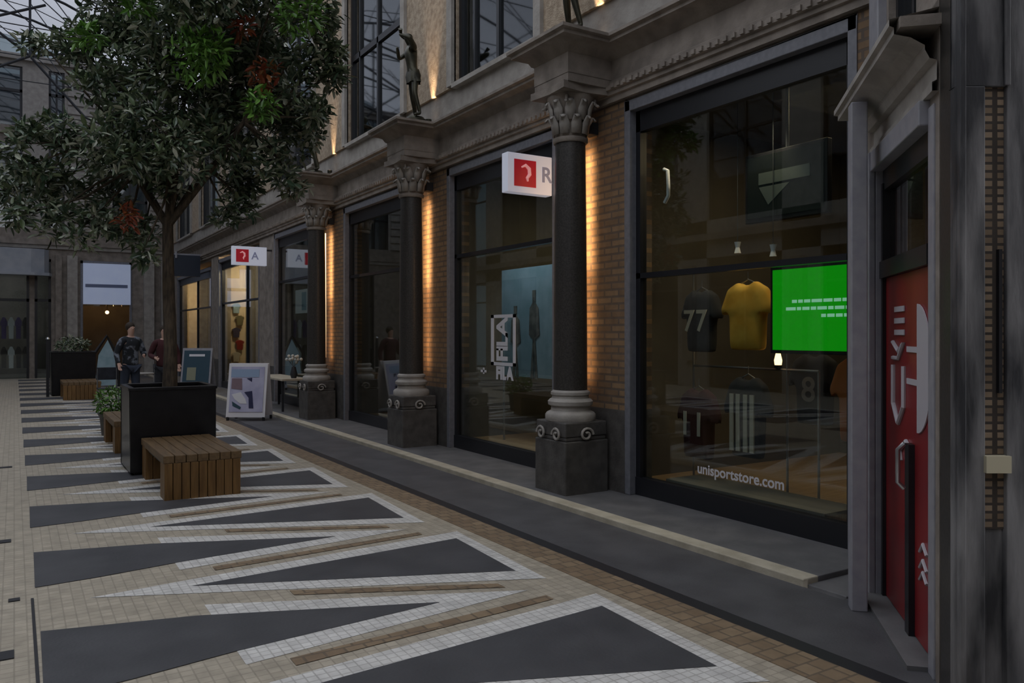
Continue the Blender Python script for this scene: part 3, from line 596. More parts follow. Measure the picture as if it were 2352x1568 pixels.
# ------------------------------------------------------------------ signs
ls = mat('sign_white', (.6, .62, .7), .4, emit=(.62, .66, .80), estr=.55); lr = mat('sign_red', (.35, .01, .02), .4, emit=(.45, .01, .03), estr=.45); lg = mat('sign_grey', (.25, .27, .36), .4, emit=(.16, .18, .3), estr=.5)
lk = mat('sign_pink', (.7, .4, .4), .4, emit=(.75, .30, .32), estr=.7)
def proj_sign(x0, x1, y, z0, z1, label, txt, th=.12):
    t = thing('projecting_sign', ((x0+x1)/2, y, z0), label, 'sign', 'white projecting shop signs')
    b = MB(); b.box(x0, x1, y, y+th, z0, z1); b.build('sign_box', ls, t, .006)
    h = z1-z0; s0 = x0+.08; s1 = s0+h*.66
    b = MB(); b.box(s0, s1, y-.006, y, z0+h*.16, z1-h*.16); b.build('red_square', lr, t)
    cx, cz = (s0+s1)/2, (z0+z1)/2
    b = MB(); b.tube([(cx-.05*h/.42, y-.008, cz+.06*h/.42), (cx, y-.008, cz+.085*h/.42), (cx+.045*h/.42, y-.008, cz+.05*h/.42), (cx+.05*h/.42, y-.008, cz-.01), (cx+.02, y-.008, cz-.05), (cx+.03, y-.008, cz-.085*h/.42)], [.010, .019, .023, .023, .019, .010], 6); b.build('swirl_mark', lk, t)
    text_mesh(txt, h*.55, .002, frame_mx((s1+h*.33, y-.004, cz), (1, 0, 0)), 'lettering', lg, t, .004)
    b = MB(); b.box(x1, 5.02, y+.04, y+.08, z1-.08, z1-.04); b.build('bracket', M['iron'], t)
proj_sign(4.42, 4.99, 7.16, 3.10, 3.52, 'white projecting sign with red square, cut off by the nearest granite column', 'R')
proj_sign(4.12, 4.88, 18.35, 3.13, 3.55, 'small white projecting sign with red square, beyond the farthest column', 'A')
t = thing('hanging_sign', (4.6, 26.2, 3.4), 'dark square sign hanging over the lit doorway far down the arcade', 'sign')
b = MB(); b.box(4.15, 4.9, 26.1, 26.25, 3.35, 4.0); b.build('sign_box', mat('dark_blue', (.02, .03, .05), .4), t); b = MB(); b.box(4.13, 4.95, 26.15, 26.2, 4.0, 4.05); b.tube([(4.2, 26.08, 3.9), (4.2, 26.08, 4.1)], .03, 6); b.build('bracket', M['frame_light'], t)

def aboard(c, ang, wdt, h, label, art, frame):
    t = thing('sandwich_board', (c[0], c[1], 0), label, 'sandwich board'); t.rotation_euler.z = ang
    ca, sa = cos(ang), sin(ang)
    def T(u, v, z): return (c[0]+u*ca-v*sa, c[1]+u*sa+v*ca, z)
    for sgn in (-1, 1):
        b = MB(); lean = .16
        def panel(u0, u1, z0, z1, th, off):
            P = [T(u, sgn*(-.0+.22-lean*2*0-z*.19)+sgn*off, z) for u, z in ((u0, z0), (u1, z0), (u1, z1), (u0, z1))]
            n = Vector((-sa*sgn, ca*sgn, .19)).normalized(); b.extrude(P, tuple(n*th))
        panel(-wdt/2, wdt/2, .06, h, .02, 0); b.build('board_panel', frame, t, .004)
        if sgn == -1:
            b = MB(); panel(-wdt/2+.05, wdt/2-.05, .16, h-.06, .004, .025); b.build('poster', art[0][0], t)
            for mt, pts in art[1:]:
                b = MB(); P = [T(u*wdt, -(.22-z*h*.19)-.031, z*h) for u, z in pts]; b.extrude(P, tuple(Vector((sa, -ca, .19)).normalized()*.003)); b.build('printed_shape', mt, t)
    for u in (-wdt/2+.03, wdt/2-.03):
        for v in (-.21, .21): b = MB(); b.box(-.02, .02, -.02, .02, 0, .07); b.v = [T(u+x, v+y_, z) for x, y_, z in b.v]; b.build('foot', M['black'], t)
lav = mat('lavender', (.38, .38, .55), .6, (.5, .5, .66), 4); navy = mat('navy', (.015, .018, .07), .6); sky = mat('skyblue', (.28, .38, .55), .6); teal = mat('teal', (.02, .06, .09), .6); mauve = mat('mauve', (.22, .15, .18), .6)
aboard((3.70, 15.1), -.58, .72, 1.04, 'white sandwich board with lavender and navy poster, nearest the camera on the paving', [(lav, 0), (sky, [(-.42, .76), (.30, .76), (.30, .90), (-.42, .90)]), (mauve, [(-.40, .56), (-.12, .54), (-.14, .74), (-.40, .74)]), (navy, [(-.02, .74), (.12, .68), (.12, .75)]), (navy, [(-.06, .5), (.14, .52), (.2, .22), (.08, .22), (.06, .4)]), (teal, [(-.36, .34), (-.12, .24), (-.14, .2), (-.34, .26)]), (M['white'], [(-.38, .46), (-.15, .50), (-.02, .38), (.02, .3), (-.15, .3), (-.3, .38)])], M['white'])
aboard((4.15, 22.4), -.58, .80, 1.2, 'dark chalkboard style sandwich board with pale writing, behind the planter rim', [(teal, 0), (M['white'], [(-.26, .82), (.26, .82), (.26, .87), (-.26, .87)]), (mat('olive', (.25, .26, .18), .7), [(-.3, .3), (0, .3), (0, .58), (-.3, .58)])] , M['frame_light'])

# ------------------------------------------------------------------ pavement table by the third column
t = thing('bistro_table', (4.72, 16.9, .05), 'low pale table on the pavement beyond the farthest column', 'table')
b = MB(); b.box(4.45, 4.98, 15.6, 17.6, .66, .70); b.build('tabletop', M['kerb'], t, .005)
for x in (4.5, 4.9):
    for y_ in (15.75, 17.45): b = MB(); b.box(x-.02, x+.02, y_-.02, y_+.02, .05, .66); b.build('leg', M['iron'], t)
t = thing('flower_vase', (4.75, 15.85, .70), 'white flowers in a dark vase on the pale pavement table', 'vase')
b = MB(); b.lathe([(.05, .70), (.075, .78), (.05, .88), (.04, .93)], 4.75, 15.85, 14); b.build('vase', M['iron'], t, smooth=True)
b = MB()
for i in range(14): a = random.uniform(0, 6.3); r = random.uniform(.03, .15); b.ball((4.75+r*cos(a), 15.85+r*sin(a), 1.05+random.uniform(-.06, .12)), .035, 8)
b.build('blossoms', mat('petal', (.50, .50, .46), .7), t, smooth='all')
b = MB()
for i in range(8): a = i*.8; b.tube([(4.75, 15.85, .92), (4.75+.1*cos(a), 15.85+.1*sin(a), 1.05)], .004, 4)
b.build('stems', M['bark'], t)

# ------------------------------------------------------------------ lamps on the facade
for i, c in enumerate(COLY):
    w3 = ['nearest', 'middle', 'farthest'][i]
    t = thing('uplight', (4.905, c-.1, 4.49), 'small brass uplight on the cornice behind the statue above the %s column' % w3, 'lamp', 'uplights on the cornice')
    b = MB(); b.lathe([(.035, 4.46), (.04, 4.48), (.045, 4.58), (.03, 4.58)], 4.905, c-.1, 12); b.build('housing', M['bronze'], t, smooth=True)
    b = MB(); b.lathe([(.03, 4.575), (.028, 4.584), (.005, 4.586)], 4.905, c-.1, 12); b.build('lens', M['lamp_glow'], t)
    l = light('uplight_beam', 'SPOT', (4.905, c-.1, 4.60), 260, (1, .70, .42), .015, (4.985, c-.1, 6.0), 34, 1.0)
    t = thing('downlight', (4.94, c+.02, 3.60), 'slim dark downlight on the brick pier behind the %s column' % w3, 'lamp', 'downlights behind the columns')
    b = MB(); b.box(4.90, 5.005, c-.05, c+.09, 3.60, 3.72); b.build('housing', M['iron'], t, .004)
    b = MB(); b.tube([(4.89, c+.10, 1.15), (4.89, c+.10, 3.45)], .012, 8); b.build('light_strip', M['lamp_glow'], t)
    light('strip_light', 'AREA', (4.905, c+.10, 2.85), 14, (1, .60, .28), .03, (5.0, c+.16, 2.85), size_y=1.2)
    light('strip_light', 'AREA', (4.905, c+.10, 1.9), 4, (1, .55, .24), .03, (5.0, c+.16, 1.9), size_y=1.6)

# ------------------------------------------------------------------ figures
def skin_mesh(name, J, E, R, material, parent, sub=2, root=0):
    me = bpy.data.meshes.new(name); me.from_pydata([tuple(j) for j in J], E, []); o = bpy.data.objects.new(name, me); COL.objects.link(o)
    o.modifiers.new('skin', 'SKIN').use_smooth_shade = True
    if not me.skin_vertices: 
        bm = bmesh.new(); bm.from_mesh(me); bm.verts.layers.skin.verify(); bm.to_mesh(me); bm.free()
    for i, r in enumerate(R):
        me.skin_vertices[0].data[i].radius = r if isinstance(r, tuple) else (r, r)
    me.skin_vertices[0].data[root].use_root = True
    s = o.modifiers.new('sub', 'SUBSURF'); s.levels = sub; s.render_levels = sub
    dg = bpy.context.evaluated_depsgraph_get(); m2 = bpy.data.meshes.new_from_object(o.evaluated_get(dg)); m2.name = name
    o.modifiers.clear(); o.data = m2; m2.materials.clear(); m2.materials.append(material)
    m2.polygons.foreach_set('use_smooth', [True]*len(m2.polygons))
    if parent: o.parent = parent; o.matrix_parent_inverse = parent.matrix_basis.inverted()
    return o
def person(loc, face, H, label, top, bottom, armL=(-.28, .05, .95), armR=(.28, .10, .95), elL=(-.27, -.02, 1.15), elR=(.27, -.02, 1.15), hood=False, bag=None):
    t = thing('person', loc, label, 'person'); k = H/1.75; ca, sa = cos(face), sin(face)
    def T(p): x, y_, z = p[0]*k, p[1]*k, p[2]*k; return Vector((loc[0]+x*ca-y_*sa, loc[1]+x*sa+y_*ca, loc[2]+z))
    r = lambda *a: [x*k if not isinstance(x, tuple) else tuple(q*k for q in x) for x in a]
    # joints: pelvis, belly, chest, neck base, neck, head low, head mid, head top, shoulders, elbows, wrists, hips, knees, ankles, toes
    J = [(0, 0, .93), (0, .0, 1.10), (0, .01, 1.30), (0, 0, 1.45), (0, .01, 1.50), (0, .03, 1.57), (0, .02, 1.65), (0, .01, 1.73),
         (-.17, 0, 1.41), elL, armL, (.17, 0, 1.41), elR, armR, (-.09, 0, .88), (-.10, .03, .48), (-.10, -.02, .09), (-.11, .13, .04), (.09, 0, .88), (.11, -.04, .48), (.12, -.10, .09), (.12, .05, .04)]
    E = [(0, 1), (1, 2), (2, 3), (3, 4), (4, 5), (5, 6), (6, 7), (3, 8), (8, 9), (9, 10), (3, 11), (11, 12), (12, 13), (0, 14), (14, 15), (15, 16), (16, 17), (0, 18), (18, 19), (19, 20), (20, 21)]
    R = r((.14, .10), (.13, .095), (.16, .11), (.09, .07), .052, (.06, .065), (.075, .09), (.05, .06), .055, .042, .027, .055, .042, .027, .085, .055, .036, .03, .085, .055, .036, .03)
    # fingers as fine chains rooted in the wrist
    for w_i in (10, 13):
        wv = Vector(J[w_i]); ev = Vector(J[w_i-1]); d = (wv-ev).normalized(); side = d.cross(Vector((0, 1, 0))).normalized(); pi_ = len(J)
        J.append(tuple(wv+d*.06)); E.append((w_i, pi_)); R.append((.035*k, .018*k))
        for f_, l_ in ((-.026, .07), (-.009, .08), (.009, .075), (.026, .06)):
            J.append(tuple(wv+d*.10+side*f_)); J.append(tuple(wv+d*(.10+l_*.6)+side*f_+Vector((0, .02, 0)))); R += [.009*k, .008*k]; n = len(J); E += [(pi_, n-2), (n-2, n-1)]
        J.append(tuple(wv+d*.05+side*-.05+Vector((0, .02, 0)))); R.append(.01*k); E.append((w_i, len(J)-1))
    skin_mesh('body', [T(j) for j in J], E, R, M['skin'], t)
    f = MB(); hp = T((0, .115, 1.645)); f.ball(tuple(hp), .014*k, 8); f.ball(tuple(T((-.032, .098, 1.67))), .010*k, 8); f.ball(tuple(T((.032, .098, 1.67))), .010*k, 8); f.build('face_features', M['skin'], t, smooth='all')
    JJ = [(0, 0, .90), (0, 0, 1.10), (0, .01, 1.30), (0, 0, 1.44), (-.17, 0, 1.41), elL, armL, (.17, 0, 1.41), elR, armR]
    skin_mesh('jacket', [T(j) for j in JJ], [(0, 1), (1, 2), (2, 3), (3, 4), (4, 5), (5, 6), (3, 7), (7, 8), (8, 9)], r((.175, .13), (.165, .125), (.185, .135), (.10, .085), .078, .060, .046, .078, .060, .046), top, t, root=1)
    JT = [(0, 0, .95), (-.09, 0, .86), (-.10, .03, .48), (-.10, -.02, .10), (.09, 0, .86), (.11, -.04, .48), (.12, -.10, .10)]
    skin_mesh('trousers', [T(j) for j in JT], [(0, 1), (1, 2), (2, 3), (0, 4), (4, 5), (5, 6)], r((.15, .11), .105, .075, .06, .105, .075, .06), bottom, t)
    for sx, yy in ((-.105, -.02), (.12, -.10)):
        f = MB(); pts = [T((sx+dx, yy+dy, z)) for z in (.0, .075) for dx, dy in ((-.045, -.09), (.045, -.09), (.05, .10), (.03, .17), (-.03, .17), (-.05, .10))]
        f.add([tuple(p) for p in pts], [(0, 1, 2, 3, 4, 5), (11, 10, 9, 8, 7, 6)]+[(i, (i+1) % 6, 6+(i+1) % 6, 6+i) for i in range(6)]); f.build('shoe', M['black'], t, .015*k)
    f = MB(); f.ball(tuple(T((0, -.012, 1.685))), .098*k, 14, 0, (.92, 1.02, .98)); f.build('hair', M['hair'], t, smooth='all')
    return t
person((2.02, 18.0, 0), radians(200), 1.80, 'person in a dark jacket with grey patches, standing beyond the planter left of the trunk', mat('jacket_patchy', (.012, .015, .02), .9, (.16, .18, .22), 7, pos=(.52, .60)), M['cloth_jeans'], armL=(-.14, .26, 1.12), elL=(-.26, .04, 1.14))
person((2.62, 17.7, 0), radians(170), 1.74, 'person in a dark maroon top just left of the tree trunk', mat('jacket_maroon', (.05, .012, .015), .9), M['cloth_dark'], armR=(.15, .25, 1.1))

def statue(y0, z0, label, pose):
    t = thing('statue', (4.66, y0, z0), label, 'statue', 'bronze statues on the cornice')
    k = .66; ox, oy = 4.66, y0
    T = lambda p: Vector((ox+p[0]*k-.05*p[2]*k, oy+p[1]*k+.10*p[2]*k, z0+.06+p[2]*k))
    # figure faces -X; contrapposto, one arm raised to a horn at the mouth
    J = [(0, 0, .93), (-.02, -.02, 1.10), (-.03, -.03, 1.30), (-.02, -.02, 1.45), (-.03, -.02, 1.51), (-.05, -.02, 1.58), (-.05, -.02, 1.67), (-.03, -.02, 1.75), (0, -.18, 1.41)]+pose[:2]+[(0, .16, 1.41)]+pose[2:4]+[(0, -.09, .88), (-.06, -.11, .48), (.02, -.12, .06), (-.12, -.13, .02), (0, .09, .88), (.02, .17, .50), (.12, .30, .08), (.0, .33, .02)]
    E = [(0, 1), (1, 2), (2, 3), (3, 4), (4, 5), (5, 6), (6, 7), (3, 8), (8, 9), (9, 10), (3, 11), (11, 12), (12, 13), (0, 14), (14, 15), (15, 16), (16, 17), (0, 18), (18, 19), (19, 20), (20, 21)]
    R = [(.12*k, .14*k), (.10*k, .12*k), (.12*k, .16*k), .08*k, .05*k, .07*k, .115*k, .08*k, .07*k, .055*k, .03*k, .06*k, .045*k, .03*k, .09*k, .06*k, .035*k, .03*k, .09*k, .06*k, .035*k, .03*k]
    skin_mesh('figure', [T(j) for j in J], E, R, M['bronze'], t)
    b = MB(); b.lathe([(.17, z0), (.17, z0+.03), (.13, z0+.045), (.12, z0+.07)], ox, oy+.06, 16); b.build('base', M['bronze'], t, smooth=True)
    b = MB(); hx = T(pose[1]); hd = T((-.15, -.02, 1.62)); b.tube([tuple(hd), tuple(hd.lerp(hx, .6)), tuple(hx+Vector((0, -.04, .06)))], [.008, .014, .03], 8); b.build('horn', M['bronze'], t, smooth=True)
    b = MB(); T2 = lambda a, r_, z: tuple(T((.0+r_*cos(a)*.7, r_*sin(a), z)))
    vs = [T2(2*pi*i/16, (.15+.02*sin(i*2.3)) if zi == 0 else (.19+.035*sin(i*1.9+zi)), z) for zi, z in enumerate((1.0, .85, .72)) for i in range(16)]
    b.add(vs, [(r_*16+i, r_*16+(i+1) % 16, (r_+1)*16+(i+1) % 16, (r_+1)*16+i) for r_ in range(2) for i in range(16)]); b.build('drapery', M['bronze'], t, smooth='all')
statue(9.9, 4.48, 'dark bronze statue blowing a horn, above the middle column', [(-.18, -.34, 1.55), (-.30, -.12, 1.66), (-.2, .20, 1.25), (-.32, -.02, 1.42)])
statue(14.15, 4.48, 'bronze statue half hidden by leaves, above the farthest column', [(-.15, -.36, 1.35), (-.30, -.2, 1.2), (-.1, .34, 1.6), (-.1, .3, 1.9)])
statue(6.28, 4.48, 'bronze statue above the nearest column, only its base and feet in view', [(-.12, -.32, 1.2), (-.26, -.25, 1.0), (-.1, .3, 1.2), (-.2, .3, 1.0)])

# ------------------------------------------------------------------ things in the football shirt window
def shirt(name, x, y0, y1, z0, z1, m, label, num=None, nm=None, stripes=None):
    t = thing(name, (x, (y0+y1)/2, z0), label, 'shirt'); cy = (y0+y1)/2; W = (y1-y0); Hh = z1-z0
    O = [(-.30, 0), (-.32, .55), (-.36, .62), (-.50, .50), (-.52, .62), (-.36, .90), (-.16, 1.0), (-.08, .95), (.08, .95), (.16, 1.0), (.36, .90), (.52, .62), (.50, .50), (.36, .62), (.32, .55), (.30, 0)]
    b = MB(); n = len(O); th = [.035 if abs(u) > .4 else .07 for u, v in O]
    F = [(x-d*.6, cy-u*W, z0+v*Hh) for (u, v), d in zip(O, th)]; Bk = [(x+d*.6, cy-u*W, z0+v*Hh) for (u, v), d in zip(O, th)]
    def ring(sg, k_, d_): return [(x+sg*d_, cy-u*k_*W, z0+(.55+(v-.55)*k_)*Hh) for u, v in O]
    V = F+ring(-1, .80, .075)+ring(-1, .3, .088)+[(x-.088, cy, z0+.55*Hh)]+Bk+ring(1, .80, .075)+[(x+.08, cy, z0+.55*Hh)]
    FS = [(i, (i+1) % n, n+(i+1) % n, n+i) for i in range(n)]+[(n+i, n+(i+1) % n, 2*n+(i+1) % n, 2*n+i) for i in range(n)]+[(2*n+i, 2*n+(i+1) % n, 3*n) for i in range(n)]
    B0 = 3*n+1; FS += [(B0+i, B0+(i+1) % n, B0+n+(i+1) % n, B0+n+i) for i in range(n)]+[(B0+n+i, B0+n+(i+1) % n, B0+2*n) for i in range(n)]+[(i, (i+1) % n, B0+(i+1) % n, B0+i) for i in range(n)]
    b.add(V, FS)
    o = b.build('fabric', m, t, smooth='all')
    rm = o.modifiers.new('remesh', 'REMESH'); rm.mode = 'VOXEL'; rm.voxel_size = .014; rm.use_smooth_shade = True; sm = o.modifiers.new('smooth', 'SMOOTH'); sm.iterations = 14; sm.factor = .6
    if stripes:
        b = MB()
        for u in (-.22, -.08, .08, .22): b.box(x-.092, x-.078, cy-u*W-.022, cy-u*W+.022, z0+.08*Hh, z0+.78*Hh)
        b.build('stripe', stripes, t)
    for i_, ch in enumerate(num or ''): text_mesh(ch, Hh*.48, .003, frame_mx((x-.095, cy-(i_-(len(num)-1)/2)*.27*Hh, z0+.48*Hh), (0, -1, 0)), 'digit', nm, t, .004)
    b = MB(); b.tube([(x, cy-.16*W, z1-.03*Hh), (x, cy, z1+.02), (x, cy+.16*W, z1-.03*Hh)], .006, 5); b.tube([(x, cy, z1+.02), (x, cy, z1+.09)], .003, 5); b.build('hanger', M['steel'], t)
yel = mat('yellow_cloth', (.62, .33, .035), .9, (.75, .45, .07), 7, bump=.3); mar = mat('maroon_cloth', (.035, .006, .010), .9); drk = mat('dark_cloth', (.02, .021, .026), .9); ora = mat('orange_cloth', (.34, .10, .02), .9)
cream = mat('cream_print', (.45, .42, .36), .7)
shirt('football_shirt', 5.55, 4.62, 5.20, 1.45, 2.06, yel, 'yellow football shirt hanging beside the green screen')
shirt('football_shirt', 5.50, 5.20, 5.72, .42, 1.08, mar, 'dark maroon football shirt with a white number, low in the window', '11', cream)
shirt('football_shirt', 5.60, 5.27, 5.77, 1.42, 2.02, drk, 'dark grey football shirt with a cream number, left of the yellow shirt', '77', cream)
shirt('football_shirt', 5.52, 4.62, 5.14, .50, 1.22, drk, 'black football shirt with cream stripes, below the yellow shirt', None, None, cream)
shirt('football_shirt', 6.1, 4.35, 4.90, .78, 1.42, drk, 'black football shirt with a pale badge, below the green screen', '8', mat('grey_print', (.2, .2, .21), .7))
shirt('football_shirt', 5.55, 3.55, 4.05, .75, 1.42, ora, 'orange football shirt at the right end of the window')
t = thing('display_screen', (5.45, 4.05, 1.47), 'bright green lit screen with white lines of text in the shop window', 'screen')
b = MB(); b.box(5.44, 5.50, 3.55, 4.57, 1.43, 2.16); b.build('casing', M['black'], t, .005)
b = MB(); b.box(5.432, 5.44, 3.58, 4.54, 1.46, 2.13); b.build('screen', mat('screen_green', (.0, .1, .0), .4, emit=(.004, .36, .004), estr=1.45), t)
tx = mat('screen_text', (.5, .7, .6), .4, emit=(.35, .85, .55), estr=1.1)
for z_, y0_, y1_ in ((1.86, 3.60, 4.34), (1.80, 3.60, 4.40), (1.74, 3.80, 4.06)):
    b = MB(); yy = y1_
    while yy > y0_+.05: l_ = random.uniform(.03, .1); b.box(5.429, 5.432, max(y0_, yy-l_), yy, z_-.012, z_+.014); yy -= l_+.014
    b.build('text_line', tx, t)
t = thing('television', (5.5, 4.46, 2.58), 'black television high behind the large shop window', 'television')
b = MB(); b.box(5.48, 5.54, 4.04, 4.88, 2.56, 3.16); b.build('casing', M['black'], t, .006)
b = MB(); b.box(5.474, 5.48, 4.07, 4.85, 2.60, 3.13); b.build('screen', mat('tv_dark', (.01, .012, .012), .15, emit=(.008, .012, .011), estr=.5), t)
b = MB(); b.box(5.466, 5.474, 4.20, 4.72, 2.88, 2.98); b.extrude([(5.47, 4.72, 2.86), (5.47, 4.40, 2.86), (5.47, 4.62, 2.70)], (.003, 0, 0)); b.build('picture', mat('tv_pic', (.05, .06, .055), .4, emit=(.04, .055, .05), estr=.4), t)  # pale glowing shapes paint a reflection on the dark screen
b = MB(); b.tube([(5.52, 4.46, 3.16), (5.52, 4.46, 3.88)], .015, 6); b.build('ceiling_bracket', M['iron'], t)
t = thing('shelf_stand', (5.9, 5.0, .07), 'thin metal clothes rail behind the hanging shirts', 'rail')
b = MB(); b.tube([(5.72, 5.75, 1.28), (5.72, 4.3, 1.28)], .012, 6); b.tube([(5.72, 5.75, .07), (5.72, 5.75, 2.2), (5.72, 4.62, 2.2), (5.72, 4.62, .07)], .012, 6); b.tube([(5.72, 4.3, 1.28), (5.72, 4.3, .07)], .012, 6); b.build('rail_tube', M['steel'], t)
t = thing('shop_lamp', (5.9, 4.72, 1.3), 'small warm glowing lamp on the rail below the yellow shirt', 'lamp'); b = MB(); b.lathe([(.03, 1.32), (.035, 1.36), (.01, 1.47)], 5.72, 4.72, 12); b.build('bulb', M['lamp_glow'], t); b = MB(); b.lathe([(.035, 1.295), (.035, 1.318)], 5.72, 4.72, 12); b.build('holder', M['iron'], t)
for yy, z_ in ((4.94, 2.36), (4.55, 2.30)):
    t = thing('spotlight', (5.5, yy, z_), 'small pale spotlight %s above the window crossbar' % ('on the left, straight' if yy > 4.8 else 'on the right, just'), 'lamp', 'spotlights above the crossbar')
    b = MB(); b.lathe([(.03, z_-.05), (.018, z_), (.03, z_+.05)], 5.45, yy, 10); b.build('head', M['white'], t); b = MB(); b.tube([(5.45, yy, z_+.05), (5.45, yy, 3.88)], .004, 4); b.build('cord', M['iron'], t)
t = thing('wall_bracket_light', (5.3, 5.62, 2.84), 'pale upright bracket shaped light at the left edge of the large window', 'lamp')  # white tube bent into an upright bracket
b = MB(); b.tube([(5.25, 5.67, 3.16), (5.25, 5.62, 3.14), (5.25, 5.61, 3.0), (5.25, 5.61, 2.9), (5.25, 5.66, 2.84)], .018, 8); b.build('tube', M['white'], t, smooth=True)
wtx = mat('window_text', (.62, .62, .66), .5)
tag(text_mesh('unisportstore.com', .125, .001, frame_mx((5.105, 4.62, .41), (0, -1, 0)), 'window_lettering', wtx, None, .0025), 'white web address lettering along the bottom of the large shop window', 'lettering')
t = thing('display_stand', (5.6, 4.4, .07), 'low dark wooden stand below the window lettering', 'stand'); b = MB(); b.box(5.25, 5.66, 3.9, 5.6, .07, .2); b.build('platform', M['wood_y'], t, .01); b = MB(); b.box(5.23, 5.68, 3.88, 5.62, .2, .225); b.build('top', M['room'], t)

# window of the middle bay
t = thing('logo_decal', (5.105, 8.35, 1.05), 'white rotated sports logo with small wordmark stuck on the shop window', 'lettering')
def dbox(mb, y0, y1, z0, z1): mb.box(5.098, 5.104, y0, y1, z0, z1)
b = MB(); y1_, y0_ = 8.66, 8.08; zb_, zt_ = 1.20, 1.83; dbox(b, y0_, y1_, zt_-.04, zt_); dbox(b, y1_-.07, y1_, zb_, zt_); dbox(b, y0_, y0_+.06, zb_, zt_); dbox(b, y0_, y1_, zb_, zb_+.04); b.build('border', wtx, t)
text_mesh('FILA', .36, .001, frame_mx((5.10, 8.38, 1.52), (0, 0, 1), (0, 1, 0)), 'rotated_letters', wtx, t, .010, .78)
text_mesh('FILA', .21, .001, frame_mx((5.10, 8.34, 1.10), (0, -1, 0)), 'wordmark', wtx, t, .012)
b = MB(); dbox(b, 8.78, 8.92, 1.10, 1.13); dbox(b, 8.83, 8.86, 1.08, 1.16); b.build('small_mark', wtx, t)
t = thing('window_poster', (5.96, 9.15, .07), 'tall pale blue poster with grey standing figures behind the middle shop window', 'poster')
b = MB(); b.box(5.95, 5.98, 8.5, 9.8, 1.0, 2.5); b.build('sheet', M['blue_pale'], t)
b = MB()
for yy, hh in ((9.42, 1.0), (8.95, 1.2)):
    b.extrude([(5.94, yy+u*.3, .98+v*hh) for u, v in ((-.3, 0), (-.1, .45), (-.45, .5), (-.35, .8), (-.12, .86), (-.14, 1), (.14, 1), (.12, .86), (.35, .8), (.42, .5), (.1, .45), (.3, 0), (.05, 0), (0, .4), (-.05, 0))], (.004, 0, 0))
b.build('printed_figure', mat('fig', (.07, .075, .08), .7, (.2, .2, .19), 8), t)
for yy in (8.53, 9.77): b = MB(); b.tube([(5.97, yy, .07), (5.97, yy, 2.45)], .015, 6); b.build('post', M['steel'], t)
t = thing('clothes_rack', (6.6, 9.0, .07), 'clothes rack with dark garments deep behind the middle shop window', 'rack'); b = MB(); b.tube([(6.9, 8.4, .07), (6.9, 8.4, 1.5), (6.9, 9.7, 1.5), (6.9, 9.7, .07)], .015, 6); b.build('rail', M['steel'], t)
for i in range(9): b = MB(); yy = 8.5+.13*i; b.prism([(6.68, yy), (7.1, yy), (7.1, yy+.05), (6.68, yy+.05)], .75, 1.45); b.build('garment', random.choice([M['cloth_dark'], M['cloth_jeans'], mar, M['room']]), t, .02)

# papers in the fourth bay window, goods in the lit windows
t = thing('notice_sheet', (5.105, 16.6, 2.0), 'white notice sheet stuck inside the window beyond the farthest column', 'notice'); b = MB(); b.box(5.13, 5.134, 16.15, 17.0, 2.02, 2.52); b.build('paper', M['white'], t); b = MB(); b.box(5.127, 5.13, 16.25, 16.55, 2.08, 2.46); b.build('printed_column', M['blue_pale'], t)
random.seed(11)
for i in range(5):
    zz = .75+.36*i; xx = 5.56+(.1 if i % 2 else 0)
    b = MB(); O = [(-.2, 0), (-.22, .35), (-.3, .3), (-.3, .42), (-.1, .5), (.1, .5), (.3, .42), (.3, .3), (.22, .35), (.2, 0)]; b.extrude([(xx+u*.42, 24.25, zz+v*.58) for u, v in O], (0, .05, 0))
    cn, m_, at = [('cream', cream, 'lowest'), ('maroon', M['red'], 'second from the bottom'), ('navy', navy, 'in the middle'), ('olive', mat('olive_cloth', (.12, .11, .06), .9), 'second from the top'), ('pale blue', M['blue_pale'], 'topmost')][i]
    tag(b.build('hanging_garment', m_, None, .01), '%s garment on the lit shop wall beyond the white sandwich board, %s' % (cn, at), 'garment', 'garments on the lit shop wall')

# ------------------------------------------------------------------ far end things
t = thing('roller_blind', (2.9, YE-.1, 2.65), 'bright white lit panel over the far entrance', 'sign')
b = MB(); b.box(2.13, 3.70, YE-.12, YE-.06, 2.66, 4.16); b.build('panel', mat('blind', (.5, .56, .72), .5, (.56, .62, .76), 2, emit=(.42, .50, .72), estr=.42), t)
b = MB(); b.box(2.2, 3.6, YE-.125, YE-.12, 3.28, 3.40); b.build('grey_band', mat('band', (.16, .2, .34), .5), t)
t = thing('pendant_lamp', (3.1, YE+2.0, 2.2), 'warm glowing lamp inside the far entrance', 'lamp'); b = MB(); b.ball((3.1, YE+2.0, 2.42), .07, 14); b.build('globe', M['lamp_glow'], t, smooth='all'); b = MB(); b.tube([(3.1, YE+2, 2.48), (3.1, YE+2, 4.26)], .01, 4); b.build('cord', M['iron'], t)
t = thing('pavilion_board', (2.35, 26.5, 0), 'pale blue pointed panel with black edge in front of the far entrance', 'board')
b = MB(); b.extrude([(2.02, 26.5, .05), (2.62, 26.5, .05), (2.55, 26.5, .95), (2.36, 26.5, 1.4), (2.12, 26.5, .95)], (0, .06, 0)); b.build('panel', M['blue_pale'], t)
b = MB(); b.tube([(1.93, 26.52, 0), (1.98, 26.52, .95), (2.34, 26.52, 1.52), (2.62, 26.52, .98), (2.68, 26.52, 0)], .055, 6); b.build('frame', M['black'], t)
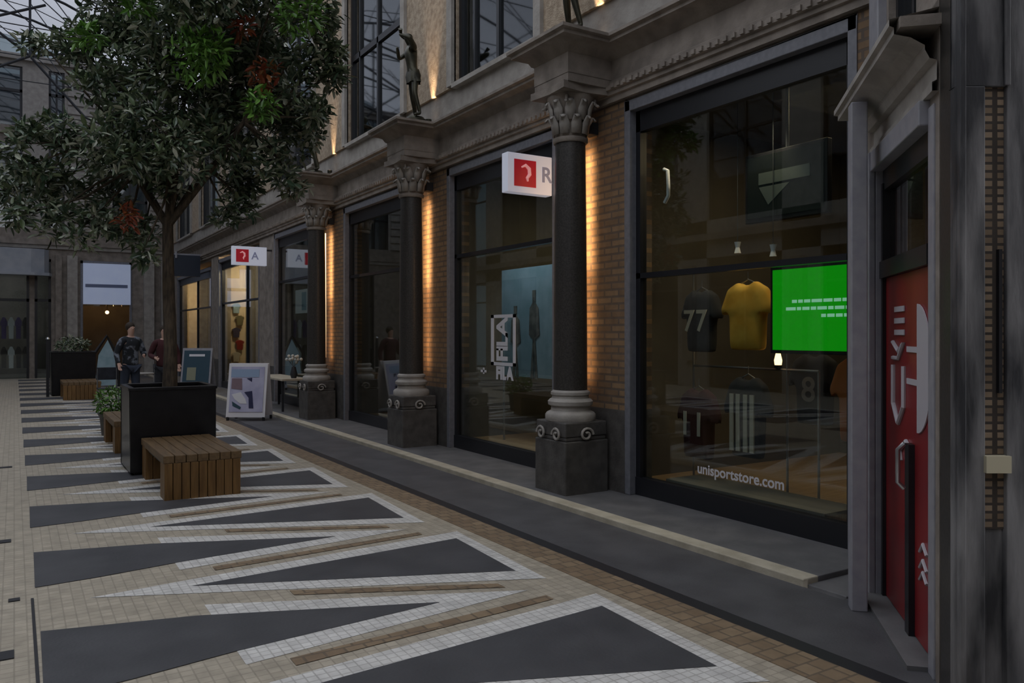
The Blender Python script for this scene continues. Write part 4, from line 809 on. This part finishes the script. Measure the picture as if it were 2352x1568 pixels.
for i, (x, y_) in enumerate(((1.66, 18.6), (2.95, 20.0))):
    t = thing('cafe_chair', (x, y_, 0), 'dark cafe chair by the two standing people, %s' % ('the left one' if i == 0 else 'the right one behind'), 'chair', 'cafe chairs beyond the planter')
    b = MB(); b.box(x-.2, x+.2, y_-.2, y_+.2, .43, .46); b.build('seat', M['black'], t, .01)
    b = MB(); b.box(x-.2, x+.2, y_+.18, y_+.21, .62, .88); b.build('backrest', M['cloth_dark'], t, .01)
    for sx in (-.18, .18):
        for sy in (-.18, .19): b = MB(); b.tube([(x+sx, y_+sy, 0), (x+sx, y_+sy, .45 if sy < 0 else .86)], .013, 6); b.build('leg', M['steel'], t)
t = thing('cafe_table', (2.2, 18.85, 0), 'small pale topped cafe table between the dark chairs', 'table'); b = MB(); b.lathe([(.32, .72), (.32, .745), (.30, .75)], 2.25, 18.7, 24); b.build('tabletop', M['stone_light'], t, smooth=True); b = MB(); b.tube([(2.25, 18.7, .02), (2.25, 18.7, .72)], .03, 8); b.lathe([(.2, 0), (.2, .02), (.05, .04)], 2.25, 18.7, 16); b.build('pedestal', M['black'], t)
t = thing('post', (.72, 22.9, 0), 'slim dark post at the left corner of the far planter', 'post'); b = MB(); b.box(.68, .75, 23.1, 23.17, 0, 1.45); b.build('shaft', M['black'], t); b = MB(); b.lathe([(.05, 1.45), (.03, 1.5)], .715, 23.135, 10); b.build('cap', M['steel'], t)
random.seed(5)
for i in range(12):
    x = -.75+.22*(i % 6); z_ = .35+1.05*(i//6); b = MB(); O = [(-.2, 0), (-.22, .45), (-.3, .4), (-.3, .55), (-.1, .7), (.1, .7), (.3, .55), (.3, .4), (.22, .45), (.2, 0)]; b.extrude([(x+u*.35, YE+.6, z_+v*1.1) for u, v in O], (0, .08, 0))
    cn, m_ = random.choice([('purple', mat('purple', (.08, .05, .2), .8)), ('white', M['white']), ('dark', drk)])
    tag(b.build('shop_garment', m_, None, .01), '%s garment hanging in the far left shop window' % cn, 'garment', '%s garments in the far left window' % cn)
